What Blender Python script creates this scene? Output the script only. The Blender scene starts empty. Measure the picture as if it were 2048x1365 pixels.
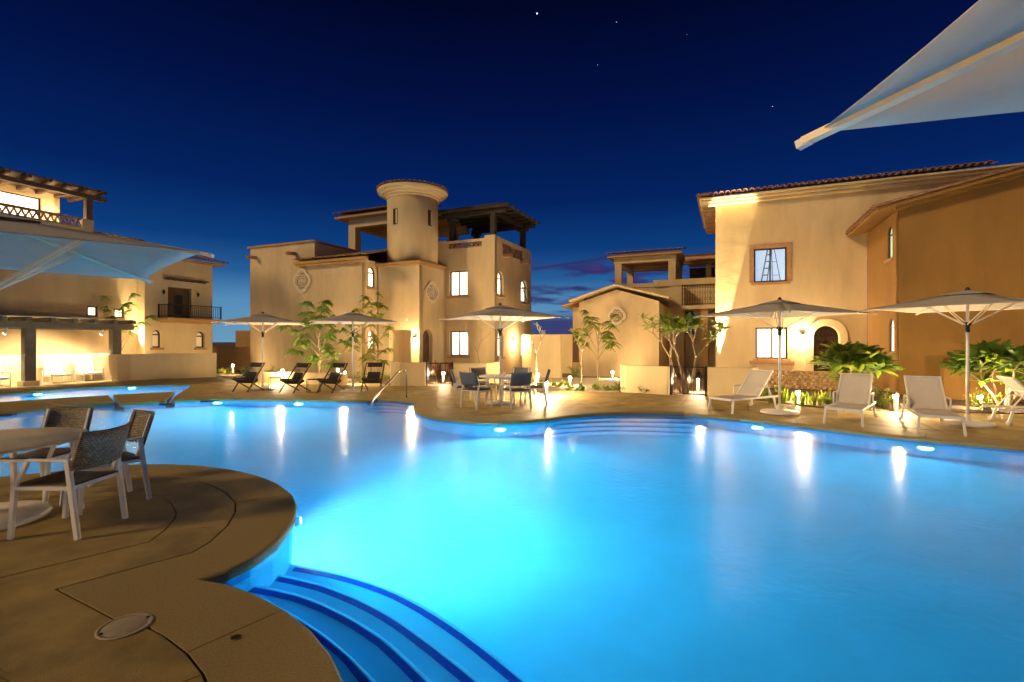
import bpy, math, random
from mathutils import Vector, Matrix
from mathutils.geometry import tessellate_polygon, delaunay_2d_cdt
import bmesh
PI = math.pi
random.seed(7)
scene = bpy.context.scene
C = scene.collection

# ------------------------------------------------------------------ camera
cam_d = bpy.data.cameras.new("camera")
cam = bpy.data.objects.new("camera", cam_d); C.objects.link(cam)
cam.location = (0, 0, 1.65); cam.rotation_euler = (PI/2, 0, 0)
cam_d.sensor_width = 36; cam_d.lens = 36*985/2048
cam_d.clip_start = 0.05; cam_d.clip_end = 3000
scene.camera = cam
scene.render.engine = 'CYCLES'
scene.cycles.use_denoising = True
scene.cycles.max_bounces = 8; scene.cycles.diffuse_bounces = 3; scene.cycles.transmission_bounces = 5
scene.cycles.glossy_bounces = 3; scene.cycles.transparent_max_bounces = 10
scene.cycles.caustics_reflective = True; scene.cycles.caustics_refractive = True
scene.cycles.sample_clamp_indirect = 40.0
scene.view_settings.view_transform = 'Standard'; scene.view_settings.look = 'None'
scene.view_settings.exposure = 0; scene.view_settings.gamma = 1
scene.view_settings.use_curve_mapping = False

# ------------------------------------------------------------------ dusk sky
world = bpy.data.worlds.new("World"); scene.world = world; world.use_nodes = True
wt = world.node_tree; wn = wt.nodes; wl = wt.links; wn.clear()
def N(t, **k):
    n = wn.new(t)
    for a, b in k.items(): setattr(n, a, b)
    return n
def M(op, a, b=None, c=None, clamp=False):
    n = N('ShaderNodeMath', operation=op, use_clamp=clamp)
    for i, x in enumerate((a, b, c)):
        if x is None: continue
        if isinstance(x, (int, float)): n.inputs[i].default_value = x
        else: wl.new(x, n.inputs[i])
    return n.outputs[0]
def mixc(f, a, b):
    n = N('ShaderNodeMix', data_type='RGBA')
    wl.new(f, n.inputs[0])
    for s, x in ((6, a), (7, b)):
        if isinstance(x, tuple): n.inputs[s].default_value = (*x, 1)
        else: wl.new(x, n.inputs[s])
    return n.outputs[2]
tc = N('ShaderNodeTexCoord'); sx = N('ShaderNodeSeparateXYZ'); wl.new(tc.outputs['Generated'], sx.inputs[0])
DX, DY, DZ = sx.outputs
ramp = N('ShaderNodeValToRGB'); wl.new(DZ, ramp.inputs[0])
el = ramp.color_ramp.elements
stops = [(0.0, (.14, .33, .50)), (.075, (.09, .26, .48)), (.125, (.020, .11, .31)), (.18, (.004, .046, .20)),
         (.27, (.0012, .017, .115)), (.42, (.0006, .006, .058)), (.56, (.0004, .002, .020)), (1.0, (.0003, .001, .008))]
el[0].position = 0; el[0].color = (*stops[0][1], 1); el[1].position = 1; el[1].color = (*stops[-1][1], 1)
for p, c in stops[1:-1]:
    e = el.new(p); e.color = (*c, 1)
# thin dusk clouds low over the horizon
cv = N('ShaderNodeCombineXYZ')
wl.new(M('MULTIPLY', DX, 6.0), cv.inputs[0]); wl.new(M('MULTIPLY', DY, 6.0), cv.inputs[1]); wl.new(M('MULTIPLY', DZ, 34.0), cv.inputs[2])
cn = N('ShaderNodeTexNoise'); wl.new(cv.outputs[0], cn.inputs['Vector']); cn.inputs['Scale'].default_value = 1.5; cn.inputs['Detail'].default_value = 6
cm = M('MULTIPLY', M('SUBTRACT', cn.outputs[0], .49), 7.0, clamp=True)
up = M('MULTIPLY', M('SUBTRACT', .185, DZ), 22.0, clamp=True)
az = M('MULTIPLY', M('ADD', DX, .16), 4.5, clamp=True)
cmask = M('MULTIPLY', M('MULTIPLY', cm, up), az)
band = M('SUBTRACT', 1.0, M('MULTIPLY', M('ABSOLUTE', M('SUBTRACT', DZ, M('MULTIPLY_ADD', DX, .13, .139))), 170.0), clamp=True)
band = M('MULTIPLY', M('MULTIPLY', band, az), M('MULTIPLY', M('SUBTRACT', .30, DX), 9.0, clamp=True))
lowb = M('MULTIPLY', M('MULTIPLY', M('SUBTRACT', .062, DZ), 45.0, clamp=True), az)
cmask = M('MULTIPLY', M('MAXIMUM', M('MAXIMUM', cmask, band), lowb), .88)
colr = mixc(cmask, ramp.outputs[0], (.028, .022, .13))
pinkn = N('ShaderNodeTexNoise'); wl.new(cv.outputs[0], pinkn.inputs['Vector']); pinkn.inputs['Scale'].default_value = 2.6
pink = M('MULTIPLY', M('MULTIPLY', M('SUBTRACT', pinkn.outputs[0], .5), 3.0, clamp=True), cmask)
colr = mixc(pink, colr, (.075, .035, .15))
bg = N('ShaderNodeBackground'); wl.new(colr, bg.inputs[0]); bg.inputs[1].default_value = 1.0
wo = N('ShaderNodeOutputWorld'); wl.new(bg.outputs[0], wo.inputs[0])

# warm soft glow of the resort's own lamps and last light from behind the camera
sd = bpy.data.lights.new("sun", 'SUN'); sd.energy = 1.75; sd.angle = math.radians(9); sd.color = (1, .70, .35)
sun = bpy.data.objects.new("sun", sd); C.objects.link(sun)
sun.rotation_euler = Vector((.90, .44, -.50)).to_track_quat('-Z', 'Y').to_euler()

# ------------------------------------------------------------------ frames of reference
TH = -math.atan2(.405, .914)
def W(u, v, z=0.0):
    return Vector((.9143*u + .4051*v, -.4051*u + .9143*v, z))
def G(px, py, z=0.0):                      # a surveyed spot on the level z, from its bearing
    Y = 985*(1.65 - z)/(py - 682); return ((px - 1024)/985*Y, Y)

# ------------------------------------------------------------------ materials
MATS = {}
def mat(name, col, rough=.6, metal=0.0, bump=None, var=None, emis=None, trans=None, spec=None, coat=0, extra=None):
    if name in MATS: return MATS[name]
    m = bpy.data.materials.new(name); m.use_nodes = True; t = m.node_tree; n = t.nodes; l = t.links
    b = n['Principled BSDF']; b.inputs['Base Color'].default_value = (*col, 1)
    b.inputs['Roughness'].default_value = rough; b.inputs['Metallic'].default_value = metal
    if spec is not None: b.inputs['Specular IOR Level'].default_value = spec
    if coat: b.inputs['Coat Weight'].default_value = coat
    tc = n.new('ShaderNodeTexCoord')
    if var:                                 # (scale, amount[, second colour])
        nz = n.new('ShaderNodeTexNoise'); nz.inputs['Scale'].default_value = var[0]; nz.inputs['Detail'].default_value = 7
        nz.inputs['Roughness'].default_value = .62
        mpv = n.new('ShaderNodeMapping'); l.new(tc.outputs['Object'], mpv.inputs[0]); l.new(mpv.outputs[0], nz.inputs['Vector'])
        if name.startswith('stucco'): mpv.inputs['Scale'].default_value = (1.6, 1.6, .45)     # rain streaks run down the wall
        r = n.new('ShaderNodeValToRGB'); r.color_ramp.elements[0].position = .33; r.color_ramp.elements[1].position = .67
        a = var[1]; c2 = var[2] if len(var) > 2 else tuple(min(1, x*(1 + a)) for x in col)
        r.color_ramp.elements[0].color = (*[x*(1 - a) for x in col], 1); r.color_ramp.elements[1].color = (*c2, 1)
        l.new(nz.outputs[0], r.inputs[0]); l.new(r.outputs[0], b.inputs['Base Color'])
    if bump:                                # list of (scale, strength, distance)
        prev = None
        for sc_, st, di in bump:
            nz = n.new('ShaderNodeTexNoise'); nz.inputs['Scale'].default_value = sc_; nz.inputs['Detail'].default_value = 5
            l.new(tc.outputs['Object'], nz.inputs['Vector'])
            bp = n.new('ShaderNodeBump'); bp.inputs['Strength'].default_value = st; bp.inputs['Distance'].default_value = di
            l.new(nz.outputs[0], bp.inputs['Height'])
            if prev: l.new(prev.outputs[0], bp.inputs['Normal'])
            prev = bp
        l.new(prev.outputs[0], b.inputs['Normal'])
    if emis: b.inputs['Emission Color'].default_value = (*emis[0], 1); b.inputs['Emission Strength'].default_value = emis[1]
    if trans:                               # (translucent colour, share)
        tr = n.new('ShaderNodeBsdfTranslucent'); tr.inputs[0].default_value = (*trans[0], 1)
        mx = n.new('ShaderNodeMixShader'); mx.inputs[0].default_value = trans[1]
        l.new(b.outputs[0], mx.inputs[1]); l.new(tr.outputs[0], mx.inputs[2])
        l.new(mx.outputs[0], n['Material Output'].inputs[0])
    if extra: extra(m, t, n, l, b, tc)
    MATS[name] = m
    return m
STB = [(2.2, .3, .04), (45, .4, .006)]
stucco = mat('stucco_sand', (.57, .435, .245), .92, bump=STB, var=(.55, .16))
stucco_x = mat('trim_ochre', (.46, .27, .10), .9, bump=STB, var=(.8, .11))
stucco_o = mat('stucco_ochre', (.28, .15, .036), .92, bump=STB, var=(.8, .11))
stucco_w = mat('stucco_pale', (.62, .49, .28), .92, bump=STB, var=(.9, .08))
stone = mat('cantera_stone', (.40, .22, .11), .85, bump=[(25, .4, .01)], var=(6, .18))
carved = mat('carved_stone', (.62, .52, .38), .85, bump=[(40, .4, .006)], var=(9, .15))
terra = mat('terracotta', (.30, .135, .07), .8, bump=[(30, .3, .006)], var=(5, .35, (.40, .24, .15)))
wood = mat('dark_timber', (.085, .045, .022), .7, bump=[(18, .4, .008)], var=(4, .3))
plank_m = mat('dark_door_wood', (.10, .05, .02), .55, bump=[(14, .4, .006)], var=(5, .35))
wood_unlit = mat('unlit_timber', (.030, .018, .010), .8, bump=[(18, .4, .008)], var=(4, .3))  # same timber, colour darkened to stand for the unlit rooftop pergola
bronze = mat('bronze_frame', (.045, .028, .018), .45, metal=.3)
iron = mat('black_iron', (.018, .015, .013), .45, metal=.6)
white = mat('white_powder_coat', (.78, .74, .68), .38, bump=[(90, .06, .001)])
chrome = mat('polished_steel', (.72, .70, .66), .16, metal=1)
canvas = mat('canopy_fabric', (.66, .61, .54), .9, bump=[(140, .15, .001), (2.5, .25, .03)], var=(2.5, .05), trans=((.62, .60, .55), .16))
ribm = mat('rib_metal', (.80, .70, .52), .4, metal=.1)
blackp = mat('black_plastic', (.02, .02, .022), .4)
sling = mat('lounger_mesh', (.62, .56, .50), .85, bump=[(400, .3, .001)], var=(30, .05))
slate = mat('slate_sling', (.15, .155, .155), .8, bump=[(300, .3, .001)])
cushion = mat('brown_cushion', (.10, .075, .06), .9, bump=[(60, .2, .004)])
dkfab = mat('charcoal_cushion', (.028, .026, .028), .95, bump=[(60, .25, .004)])
rope = mat('dark_rope', (.05, .04, .033), .9)
teak = mat('dark_teak', (.055, .03, .018), .5)
concrete = mat('washed_concrete', (.36, .25, .08), .6, bump=[(7, .3, .014), (150, .9, .005)], var=(2.1, .34))
coping_m = mat('coping_concrete', (.36, .255, .085), .62, bump=[(8, .15, .008), (200, 1, .005)], var=(85, .25))
joint_m = mat('joint_sand', (.10, .078, .055), .95)
soil = mat('garden_soil', (.16, .105, .065), .97, bump=[(14, .8, .05)], var=(3, .35))
gravel = mat('pale_gravel', (.46, .38, .27), .95, bump=[(45, 1, .03)], var=(25, .35))
plaster = mat('pool_plaster', (.16, .60, .90), .8, bump=[(5, .1, .01)], var=(1.2, .06))
ptile = mat('waterline_tile', (.04, .33, .60), .25, bump=[(22, .15, .004)], var=(18, .15))
dtile = mat('dark_blue_tile', (.006, .05, .42), .3, var=(28, .35))
lid_m = mat('skimmer_lid', (.42, .34, .24), .6, bump=[(120, .2, .001)], var=(20, .08))
river = mat('river_stone', (.50, .30, .15), .75, bump=[(30, .3, .01)], var=(2.4, .4, (.55, .42, .28)))
def leafmat(n, c, t, sh=.35): return mat(n, c, .55, var=(6, .3), trans=(t, sh))
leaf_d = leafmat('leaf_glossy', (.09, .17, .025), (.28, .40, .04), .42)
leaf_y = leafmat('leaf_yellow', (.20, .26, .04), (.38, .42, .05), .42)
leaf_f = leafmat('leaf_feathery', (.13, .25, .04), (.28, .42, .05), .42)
leaf_r = leafmat('leaf_bougainvillea', (.42, .10, .045), (.5, .16, .06), .4)
bark = mat('pale_bark', (.36, .27, .17), .85, bump=[(22, .5, .01)], var=(8, .2))
def curtain(m, t, n, l, b, tc):             # folds of a sheer curtain in front of the lit room
    mp = n.new('ShaderNodeMapping'); mp.inputs['Scale'].default_value = (9, 9, .35); l.new(tc.outputs['Object'], mp.inputs[0])
    nz = n.new('ShaderNodeTexNoise'); nz.inputs['Scale'].default_value = 1.1; nz.inputs['Detail'].default_value = 4; l.new(mp.outputs[0], nz.inputs['Vector'])
    mr = n.new('ShaderNodeMapRange'); mr.inputs[1].default_value = .32; mr.inputs[2].default_value = .62; mr.inputs[3].default_value = .85; mr.inputs[4].default_value = 3.0
    l.new(nz.outputs[0], mr.inputs[0]); l.new(mr.outputs[0], b.inputs['Emission Strength'])
glow_w = mat('lit_interior_warm', (.9, .8, .6), .6, emis=((1, .86, .64), 2.4), extra=curtain)
glow_b = mat('lit_interior_cool', (.6, .8, 1), .6, emis=((.48, .70, 1), .95))
glow_g = mat('lit_pane_green', (.5, .7, .6), .4, emis=((.75, .9, .55), .5))
lampg = mat('lamp_glass', (1, .9, .7), .4, emis=((1, .76, .42), 55))
poolg = mat('pool_lamp_glass', (1, 1, 1), .3, emis=((.8, .95, 1), 6))
bulbm = mat('bullet_lamp_glass', (1, .9, .7), .4, emis=((1, .80, .48), 14))
glassd = mat('dim_glass', (.02, .025, .03), .08, spec=.8)
def wick(m, t, n, l, b, tc):
    mp = n.new('ShaderNodeMapping'); l.new(tc.outputs['Object'], mp.inputs[0])
    br = n.new('ShaderNodeTexBrick'); br.inputs['Scale'].default_value = 15; br.inputs['Mortar Size'].default_value = .03
    br.inputs['Brick Width'].default_value = .42; br.inputs['Row Height'].default_value = .25
    mp.inputs['Rotation'].default_value = (PI/2, 0, 0) if 'back' in m.name else (0, 0, 0)
    c = m['c']; br.inputs['Color1'].default_value = (*c, 1); br.inputs['Color2'].default_value = (*[x*.45 for x in c], 1); br.inputs['Mortar'].default_value = (.012, .01, .008, 1)
    l.new(mp.outputs[0], br.inputs['Vector']); l.new(br.outputs['Color'], b.inputs['Base Color'])
    bp = n.new('ShaderNodeBump'); bp.inputs['Strength'].default_value = .9; bp.inputs['Distance'].default_value = .006; bp.invert = True
    l.new(br.outputs['Fac'], bp.inputs['Height']); l.new(bp.outputs[0], b.inputs['Normal'])
def wickm(nm, c):
    def ex(m, *a): m['c'] = c; wick(m, *a)
    return mat(nm, c, .6, extra=ex)
wicker_b = wickm('wicker_back', (.40, .29, .17)); wicker_s = wickm('wicker_seat', (.22, .15, .09))

def water_mat():
    m = bpy.data.materials.new('pool_water'); m.use_nodes = True; t = m.node_tree; n = t.nodes; l = t.links; n.clear()
    tc = n.new('ShaderNodeTexCoord')
    tr = n.new('ShaderNodeBsdfRefraction'); tr.inputs['Color'].default_value = (.75, .95, 1, 1); tr.inputs['Roughness'].default_value = 0; tr.inputs['IOR'].default_value = 1.33
    gl = n.new('ShaderNodeBsdfGlossy'); gl.inputs['Roughness'].default_value = .17
    fr = n.new('ShaderNodeFresnel'); fr.inputs[0].default_value = 1.33
    n1 = n.new('ShaderNodeTexNoise'); n1.inputs['Scale'].default_value = 1.3; n1.inputs['Detail'].default_value = 3
    n2 = n.new('ShaderNodeTexNoise'); n2.inputs['Scale'].default_value = 11; n2.inputs['Detail'].default_value = 3
    l.new(tc.outputs['Object'], n1.inputs[0]); l.new(tc.outputs['Object'], n2.inputs[0])
    b1 = n.new('ShaderNodeBump'); b1.inputs['Strength'].default_value = .12; b1.inputs['Distance'].default_value = .05
    b2 = n.new('ShaderNodeBump'); b2.inputs['Strength'].default_value = .42; b2.inputs['Distance'].default_value = .012
    l.new(n1.outputs[0], b1.inputs['Height']); l.new(n2.outputs[0], b2.inputs['Height']); l.new(b1.outputs[0], b2.inputs['Normal'])
    l.new(b2.outputs[0], gl.inputs['Normal'])
    mx = n.new('ShaderNodeMixShader'); l.new(fr.outputs[0], mx.inputs[0]); l.new(tr.outputs[0], mx.inputs[1]); l.new(gl.outputs[0], mx.inputs[2])
    o = n.new('ShaderNodeOutputMaterial'); l.new(mx.outputs[0], o.inputs[0])
    return m
water_m = water_mat()

# ------------------------------------------------------------------ mesh helpers
def link(o, parent=None):
    C.objects.link(o)
    if parent is not None: o.parent = parent
    return o
def tag(o, label=None, cat=None, group=None, kind=None):
    if label: o['label'] = label
    if cat: o['category'] = cat
    if group: o['group'] = group
    if kind: o['kind'] = kind
    return o
def empty(name, loc=(0, 0, 0), rz=0.0, label=None, cat=None, group=None):
    o = bpy.data.objects.new(name, None); o.empty_display_size = .2
    o.location = loc; o.rotation_euler = (0, 0, rz); link(o)
    return tag(o, label, cat, group)
def kids(o): return [x for x in C.objects if x.parent == o]
def copy_tree(o, parent=None):
    c = o.copy(); C.objects.link(c)
    if parent is not None: c.parent = parent
    for k in list(o.children): copy_tree(k, c)
    return c
class MB:
    def __init__(s): s.v = []; s.f = []; s.sm = []
    def add(s, vs, fs, smooth=False):
        b = len(s.v); s.v += [tuple(x) for x in vs]; s.f += [tuple(b + i for i in f) for f in fs]; s.sm += [smooth]*len(fs); return s
    def box(s, x0, x1, y0, y1, z0, z1):
        return s.add([(x0,y0,z0),(x1,y0,z0),(x1,y1,z0),(x0,y1,z0),(x0,y0,z1),(x1,y0,z1),(x1,y1,z1),(x0,y1,z1)],
                     [(3,2,1,0),(4,5,6,7),(0,1,5,4),(1,2,6,5),(2,3,7,6),(3,0,4,7)])
    def bar(s, a, b, w, h=None, up=(0, 0, 1)):           # square bar from a to b
        h = h or w; a = Vector(a); b = Vector(b); d = (b - a).normalized(); u = Vector(up)
        if abs(d.dot(u)) > .98: u = Vector((0, 1, 0))
        r = d.cross(u).normalized(); u = r.cross(d)
        vs = [p + r*(i*w/2) + u*(j*h/2) for p in (a, b) for i, j in ((-1,-1),(1,-1),(1,1),(-1,1))]
        return s.add(vs, [(3,2,1,0),(4,5,6,7),(0,1,5,4),(1,2,6,5),(2,3,7,6),(3,0,4,7)])
    def tube(s, pts, r, n=8, cap=True):
        pts = [Vector(p) for p in pts]; m = len(pts)
        rs = r if isinstance(r, (list, tuple)) else [r]*m
        vs = []; ref = None
        for i, p in enumerate(pts):
            d = (pts[min(i+1, m-1)] - pts[max(i-1, 0)]).normalized()
            if ref is None: ref = Vector((0, 0, 1)) if abs(d.z) < .9 else Vector((1, 0, 0))
            a = d.cross(ref).normalized(); ref2 = a.cross(d); ref = ref2
            for k in range(n):
                t = 2*PI*k/n; vs.append(p + a*(math.cos(t)*rs[i]) + ref2*(math.sin(t)*rs[i]))
        fs = [(i*n+k, i*n+(k+1) % n, (i+1)*n+(k+1) % n, (i+1)*n+k) for i in range(m-1) for k in range(n)]
        if cap: fs += [tuple(range(n-1, -1, -1)), tuple((m-1)*n+k for k in range(n))]
        return s.add(vs, fs, True)
    def lathe(s, prof, c=(0, 0, 0), n=24, smooth=True):   # prof: [(r,z)]
        vs = [(c[0]+r*math.cos(2*PI*k/n), c[1]+r*math.sin(2*PI*k/n), c[2]+z) for r, z in prof for k in range(n)]
        fs = [(i*n+k, i*n+(k+1) % n, (i+1)*n+(k+1) % n, (i+1)*n+k) for i in range(len(prof)-1) for k in range(n)]
        s.add(vs, fs, smooth); b = len(s.v) - len(vs)
        s.f += [tuple(b+k for k in range(n-1, -1, -1)), tuple(b+(len(prof)-1)*n+k for k in range(n))]; s.sm += [False]*2
        return s
    def wall(s, fn, outer, holes=(), d=.25):              # a panel with true openings; fn(a, b, depth) -> xyz
        loops = [list(outer)] + [list(h) for h in holes]
        flat = [p for lp in loops for p in lp]; n = len(flat)
        tri = tessellate_polygon([[Vector((a, b, 0)) for a, b in lp] for lp in loops])
        vs = [fn(a, b, 0) for a, b in flat] + [fn(a, b, d) for a, b in flat]
        fs = [tuple(t) for t in tri] + [tuple(n + i for i in reversed(t)) for t in tri]
        k = 0
        for lp in loops:
            m = len(lp)
            fs += [(k+i, k+(i+1) % m, n+k+(i+1) % m, n+k+i) for i in range(m)]; k += m
        return s.add(vs, fs)
    def build(s, name, m, parent=None, off=(0, 0, 0), kind=None, label=None, bevel=0, solid=0, loc=None, rz=None):
        me = bpy.data.meshes.new(name)
        me.from_pydata([(x-off[0], y-off[1], z-off[2]) for x, y, z in s.v], [], s.f)
        me.polygons.foreach_set('use_smooth', s.sm)
        me.materials.append(m); me.update()
        bm = bmesh.new(); bm.from_mesh(me); bmesh.ops.recalc_face_normals(bm, faces=bm.faces); bm.to_mesh(me); bm.free()
        o = bpy.data.objects.new(name, me); link(o, parent)
        if loc is not None: o.location = loc
        if rz is not None: o.rotation_euler.z = rz
        if bevel:
            b = o.modifiers.new('bevel', 'BEVEL'); b.width = bevel; b.segments = 2; b.limit_method = 'ANGLE'
        if solid:
            b = o.modifiers.new('solid', 'SOLIDIFY'); b.thickness = solid
        return tag(o, label, None, None, kind)
def light(kind, loc, power, col, parent=None, radius=.08, spot=None, aim=None, blend=.5):
    d = bpy.data.lights.new('light', kind); d.energy = power; d.color = col; d.shadow_soft_size = radius
    if kind == 'SPOT': d.spot_size = math.radians(spot); d.spot_blend = blend
    o = bpy.data.objects.new('light', d); link(o, parent); o.location = loc
    if aim is not None: o.rotation_euler = Vector(aim).to_track_quat('-Z', 'Y').to_euler()
    return o
WARM = (1, .70, .37)

# ------------------------------------------------------------------ pool outline
def catmull(pts, step=.28, closed=False):
    out = []; n = len(pts)
    for i in range(n - (0 if closed else 1)):
        p0, p1, p2, p3 = (Vector(pts[(i+k) % n]) if closed else Vector(pts[max(0, min(n-1, i+k))]) for k in (-1, 0, 1, 2))
        m = max(1, int((p2-p1).length/step))
        for k in range(m):
            t = k/m
            out.append(tuple(.5*((2*p1) + (p2-p0)*t + (2*p0-5*p1+4*p2-p3)*t*t + (3*p1-p0-3*p2+p3)*t**3)))
    if not closed: out.append(tuple(pts[-1]))
    return out
def gl(*pp): return [G(*p) for p in pp]
# runs of the edge between sharp corners, clockwise seen from above starting at the right
run_right = [(13.5, -.6), (12.6, 4.2)] + gl((2048, 893), (1900, 880), (1760, 866), (1650, 853), (1560, 843), (1480, 835), (1415, 829), (1372, 826))
run_alc2 = gl((1372, 823), (1310, 822), (1235, 823), (1160, 828), (1112, 834))
run_pen = gl((1090, 837), (1050, 840), (1000, 842), (950, 841), (900, 836), (860, 830), (836, 821), (829, 811))
run_alc1 = gl((836, 803), (800, 799), (755, 796))
run_far = gl((735, 799), (690, 799.5), (640, 798), (560, 797), (480, 796), (420, 796), (350, 799.5))
run_left = gl((350, 793), (388, 768.5))
run_lfar = gl((380, 767.5), (300, 769), (162, 774), (0, 785)) + [(-21.5, 13.0)]
run_offl = [(-23, 9), (-19, 3.5), (-11, 3.6), (-7.6, 5.2)]
run_lobe = gl((30, 951), (100, 944), (240, 931), (340, 928.5), (430, 935), (500, 948), (550, 967), (578, 988), (585, 1008), (578, 1040), (545, 1082), (500, 1115), (452, 1138), (386, 1158))
run_step = gl((395, 1161.5), (450, 1171), (500, 1190), (560, 1222), (610, 1262), (648, 1310), (672, 1365)) + [(-.72, 1.9), (-.42, 1.2), (.2, .75), (1.2, .55)]
run_near = [(3, .15), (5, -.3), (8, -1.6)] + [(12.3, -2.0)]
POOL = []
for r in (run_right, run_alc2, run_pen, run_alc1, run_far, run_left, run_lfar, run_offl, run_lobe, run_step, run_near):
    POOL += catmull(r)
def offset(poly, d):
    n = len(poly); out = []
    area = sum(poly[i][0]*poly[(i+1) % n][1] - poly[(i+1) % n][0]*poly[i][1] for i in range(n))
    sg = 1 if area > 0 else -1
    for i in range(n):
        a, b, c = Vector(poly[i-1]), Vector(poly[i]), Vector(poly[(i+1) % n])
        e1 = (b-a); e2 = (c-b)
        if e1.length < 1e-6: e1 = e2
        if e2.length < 1e-6: e2 = e1
        e1.normalize(); e2.normalize()
        n1 = Vector((e1.y, -e1.x))*sg; n2 = Vector((e2.y, -e2.x))*sg
        nn = n1 + n2
        if nn.length < .3: nn = n1
        nn.normalize(); k = d/max(.55, nn.dot(n1))
        out.append((b.x + nn.x*k, b.y + nn.y*k))
    if d > .3:                              # collapse little loops where the offset folds over itself
        for i in range(n-3):
            p, q_ = Vector(out[i]), Vector(out[i+1])
            for j in range(min(i+45, n-2), i+1, -1):
                r, t = Vector(out[j]), Vector(out[j+1])
                den = (q_.x-p.x)*(t.y-r.y) - (q_.y-p.y)*(t.x-r.x)
                if abs(den) < 1e-12: continue
                a = ((r.x-p.x)*(t.y-r.y) - (r.y-p.y)*(t.x-r.x))/den; b = ((r.x-p.x)*(q_.y-p.y) - (r.y-p.y)*(q_.x-p.x))/den
                if 0 <= a <= 1 and 0 <= b <= 1:
                    X = p + (q_-p)*a; m_ = j-i
                    for k in range(i+1, j+1): w_ = (k-i-.5)/m_ - .5; out[k] = (X.x + w_*.002*(t.x-p.x), X.y + w_*.002*(t.y-p.y))
                    break
    return out
def in_poly(x, y, P):
    r = False; j = len(P) - 1
    for i in range(len(P)):
        if (P[i][1] > y) != (P[j][1] > y) and x < (P[j][0]-P[i][0])*(y-P[i][1])/(P[j][1]-P[i][1]) + P[i][0]: r = not r
        j = i
    return r
def ring_tris(outer, hole):
    co = [Vector(p) for p in outer] + [Vector(p) for p in hole]; a = len(outer); b = len(hole)
    ed = [(i, (i+1) % a) for i in range(a)] + [(a+i, a+(i+1) % b) for i in range(b)]
    res = delaunay_2d_cdt(co, ed, [], 0, 1e-5); vs = [tuple(v) for v in res[0]]; out = []
    for f in res[2]:
        cx = sum(vs[i][0] for i in f)/3; cy = sum(vs[i][1] for i in f)/3
        if in_poly(cx, cy, outer) and not in_poly(cx, cy, hole): out.append(tuple(f))
    return vs, out
def dedupe(p, e=.03):
    q = [p[0]]
    for x in p[1:]:
        if (Vector(x) - Vector(q[-1])).length > e: q.append(x)
    if (Vector(q[0])-Vector(q[-1])).length < e: q.pop()
    return q
POOL = dedupe(POOL, .05)

FLOOR = -1.25; WZ = -.085
P2 = lambda p, z: (p[0], p[1], z)
# ground with the pool left open
mb = MB()
tri_loops = [[(-400, -200), (400, -200), (400, 700), (-400, 700)], POOL]
flat, tri = ring_tris(*tri_loops)
mb.add([(a, b, -.035) for a, b in flat], tri)
tag(mb.build('ground', soil), kind='structure')
# basin
mb = MB(); n = len(POOL)
POOLW = offset(POOL, .0)
mb.add([P2(p, -.24) for p in POOLW] + [P2(p, FLOOR) for p in POOLW], [(i, (i+1) % n, n+(i+1) % n, n+i) for i in range(n)])
tri = tessellate_polygon([[Vector((a, b, 0)) for a, b in POOL]])
mb.add([P2(p, FLOOR) for p in POOL], tri)
basin = tag(mb.build('pool_basin', plaster), kind='structure')
mb = MB(); mb.add([P2(p, -.02) for p in POOLW] + [P2(p, -.24) for p in POOLW], [(i, (i+1) % n, n+(i+1) % n, n+i) for i in range(n)])
mb.build('waterline_tiles', ptile, basin)
mb = MB(); mb.add([P2(p, WZ) for p in POOL], tri)
water = tag(mb.build('water', water_m), kind='structure')
if water.data.polygons[0].normal.z < 0: water.data.flip_normals()

# coping stones: bull-nosed pieces that follow the pool edge
CW = .50
inner = offset(POOL, CW)
lip = offset(POOL, -.035)
L1 = offset(POOL, -.045); L2 = offset(POOL, .02); L0 = offset(POOL, -.02)
deck = None
RING2 = offset(POOL, .95)
# deck base + slabs cut by joints
DECK = [(-24.5, 9.2), (-19.2, 18.0), (-16.6, 20.9), (-13.4, 22.6), (-11.6, 20.6), (-6.9, 19.8), (-4.3, 18.3), (-.9, 18.2), (-.3, 15.9), (3.5, 15.9),
        (4.9, 15.2), (6.3, 14.3), (6.75, 13.7), (7.55, 12.1), (8.8, 11.5), (11.5, 11.1), (17, 10.7), (17, -7), (-25.5, -7)]
def in_poly(x, y, P):
    r = False; j = len(P) - 1
    for i in range(len(P)):
        if (P[i][1] > y) != (P[j][1] > y) and x < (P[j][0]-P[i][0])*(y-P[i][1])/(P[j][1]-P[i][1]) + P[i][0]: r = not r
        j = i
    return r
mb = MB(); flat, tri = ring_tris(DECK, POOL)
mb.add([(a, b, -.016) for a, b in flat], tri)
deck = tag(mb.build('pool_deck', joint_m), kind='structure')

# coping
per = [0]
for i in range(n): per.append(per[-1] + (Vector(POOL[i])-Vector(POOL[(i+1) % n])).length)
def visible(x, y): return y > 1.0 and abs(x) < y*1.25 + 2 and in_poly(x, y, DECK)
def strip_pieces(outer_pts, prof, name, m, length, gap=.004):
    i = 0
    while i < n:
        j = i
        while j < n and per[j] - per[i] < length: j += 1
        j = min(j, n)
        idx = [k % n for k in range(i, j+1)]
        mid = POOL[idx[len(idx)//2]]
        cs = [[Vector((*pr[0][k], pr[1])) for pr in prof] for k in idx]
        # shorten the ends to leave an open joint
        for a, b in ((0, 1), (-1, -2)):
            for q in range(len(prof)):
                d = cs[b][q] - cs[a][q]
                if d.length > gap*2: cs[a][q] = cs[a][q] + d.normalized()*gap
        k = len(prof); vs = [p for c in cs for p in c]
        fs = [(a*k+b, (a+1)*k+b, (a+1)*k+b+1, a*k+b+1) for a in range(len(cs)-1) for b in range(k-1)]
        fs += [tuple(range(k)), tuple((len(cs)-1)*k+b for b in range(k-1, -1, -1))]
        q = MB(); q.add(vs, fs); o = q.build(name, m, deck)
        i = j
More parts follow.
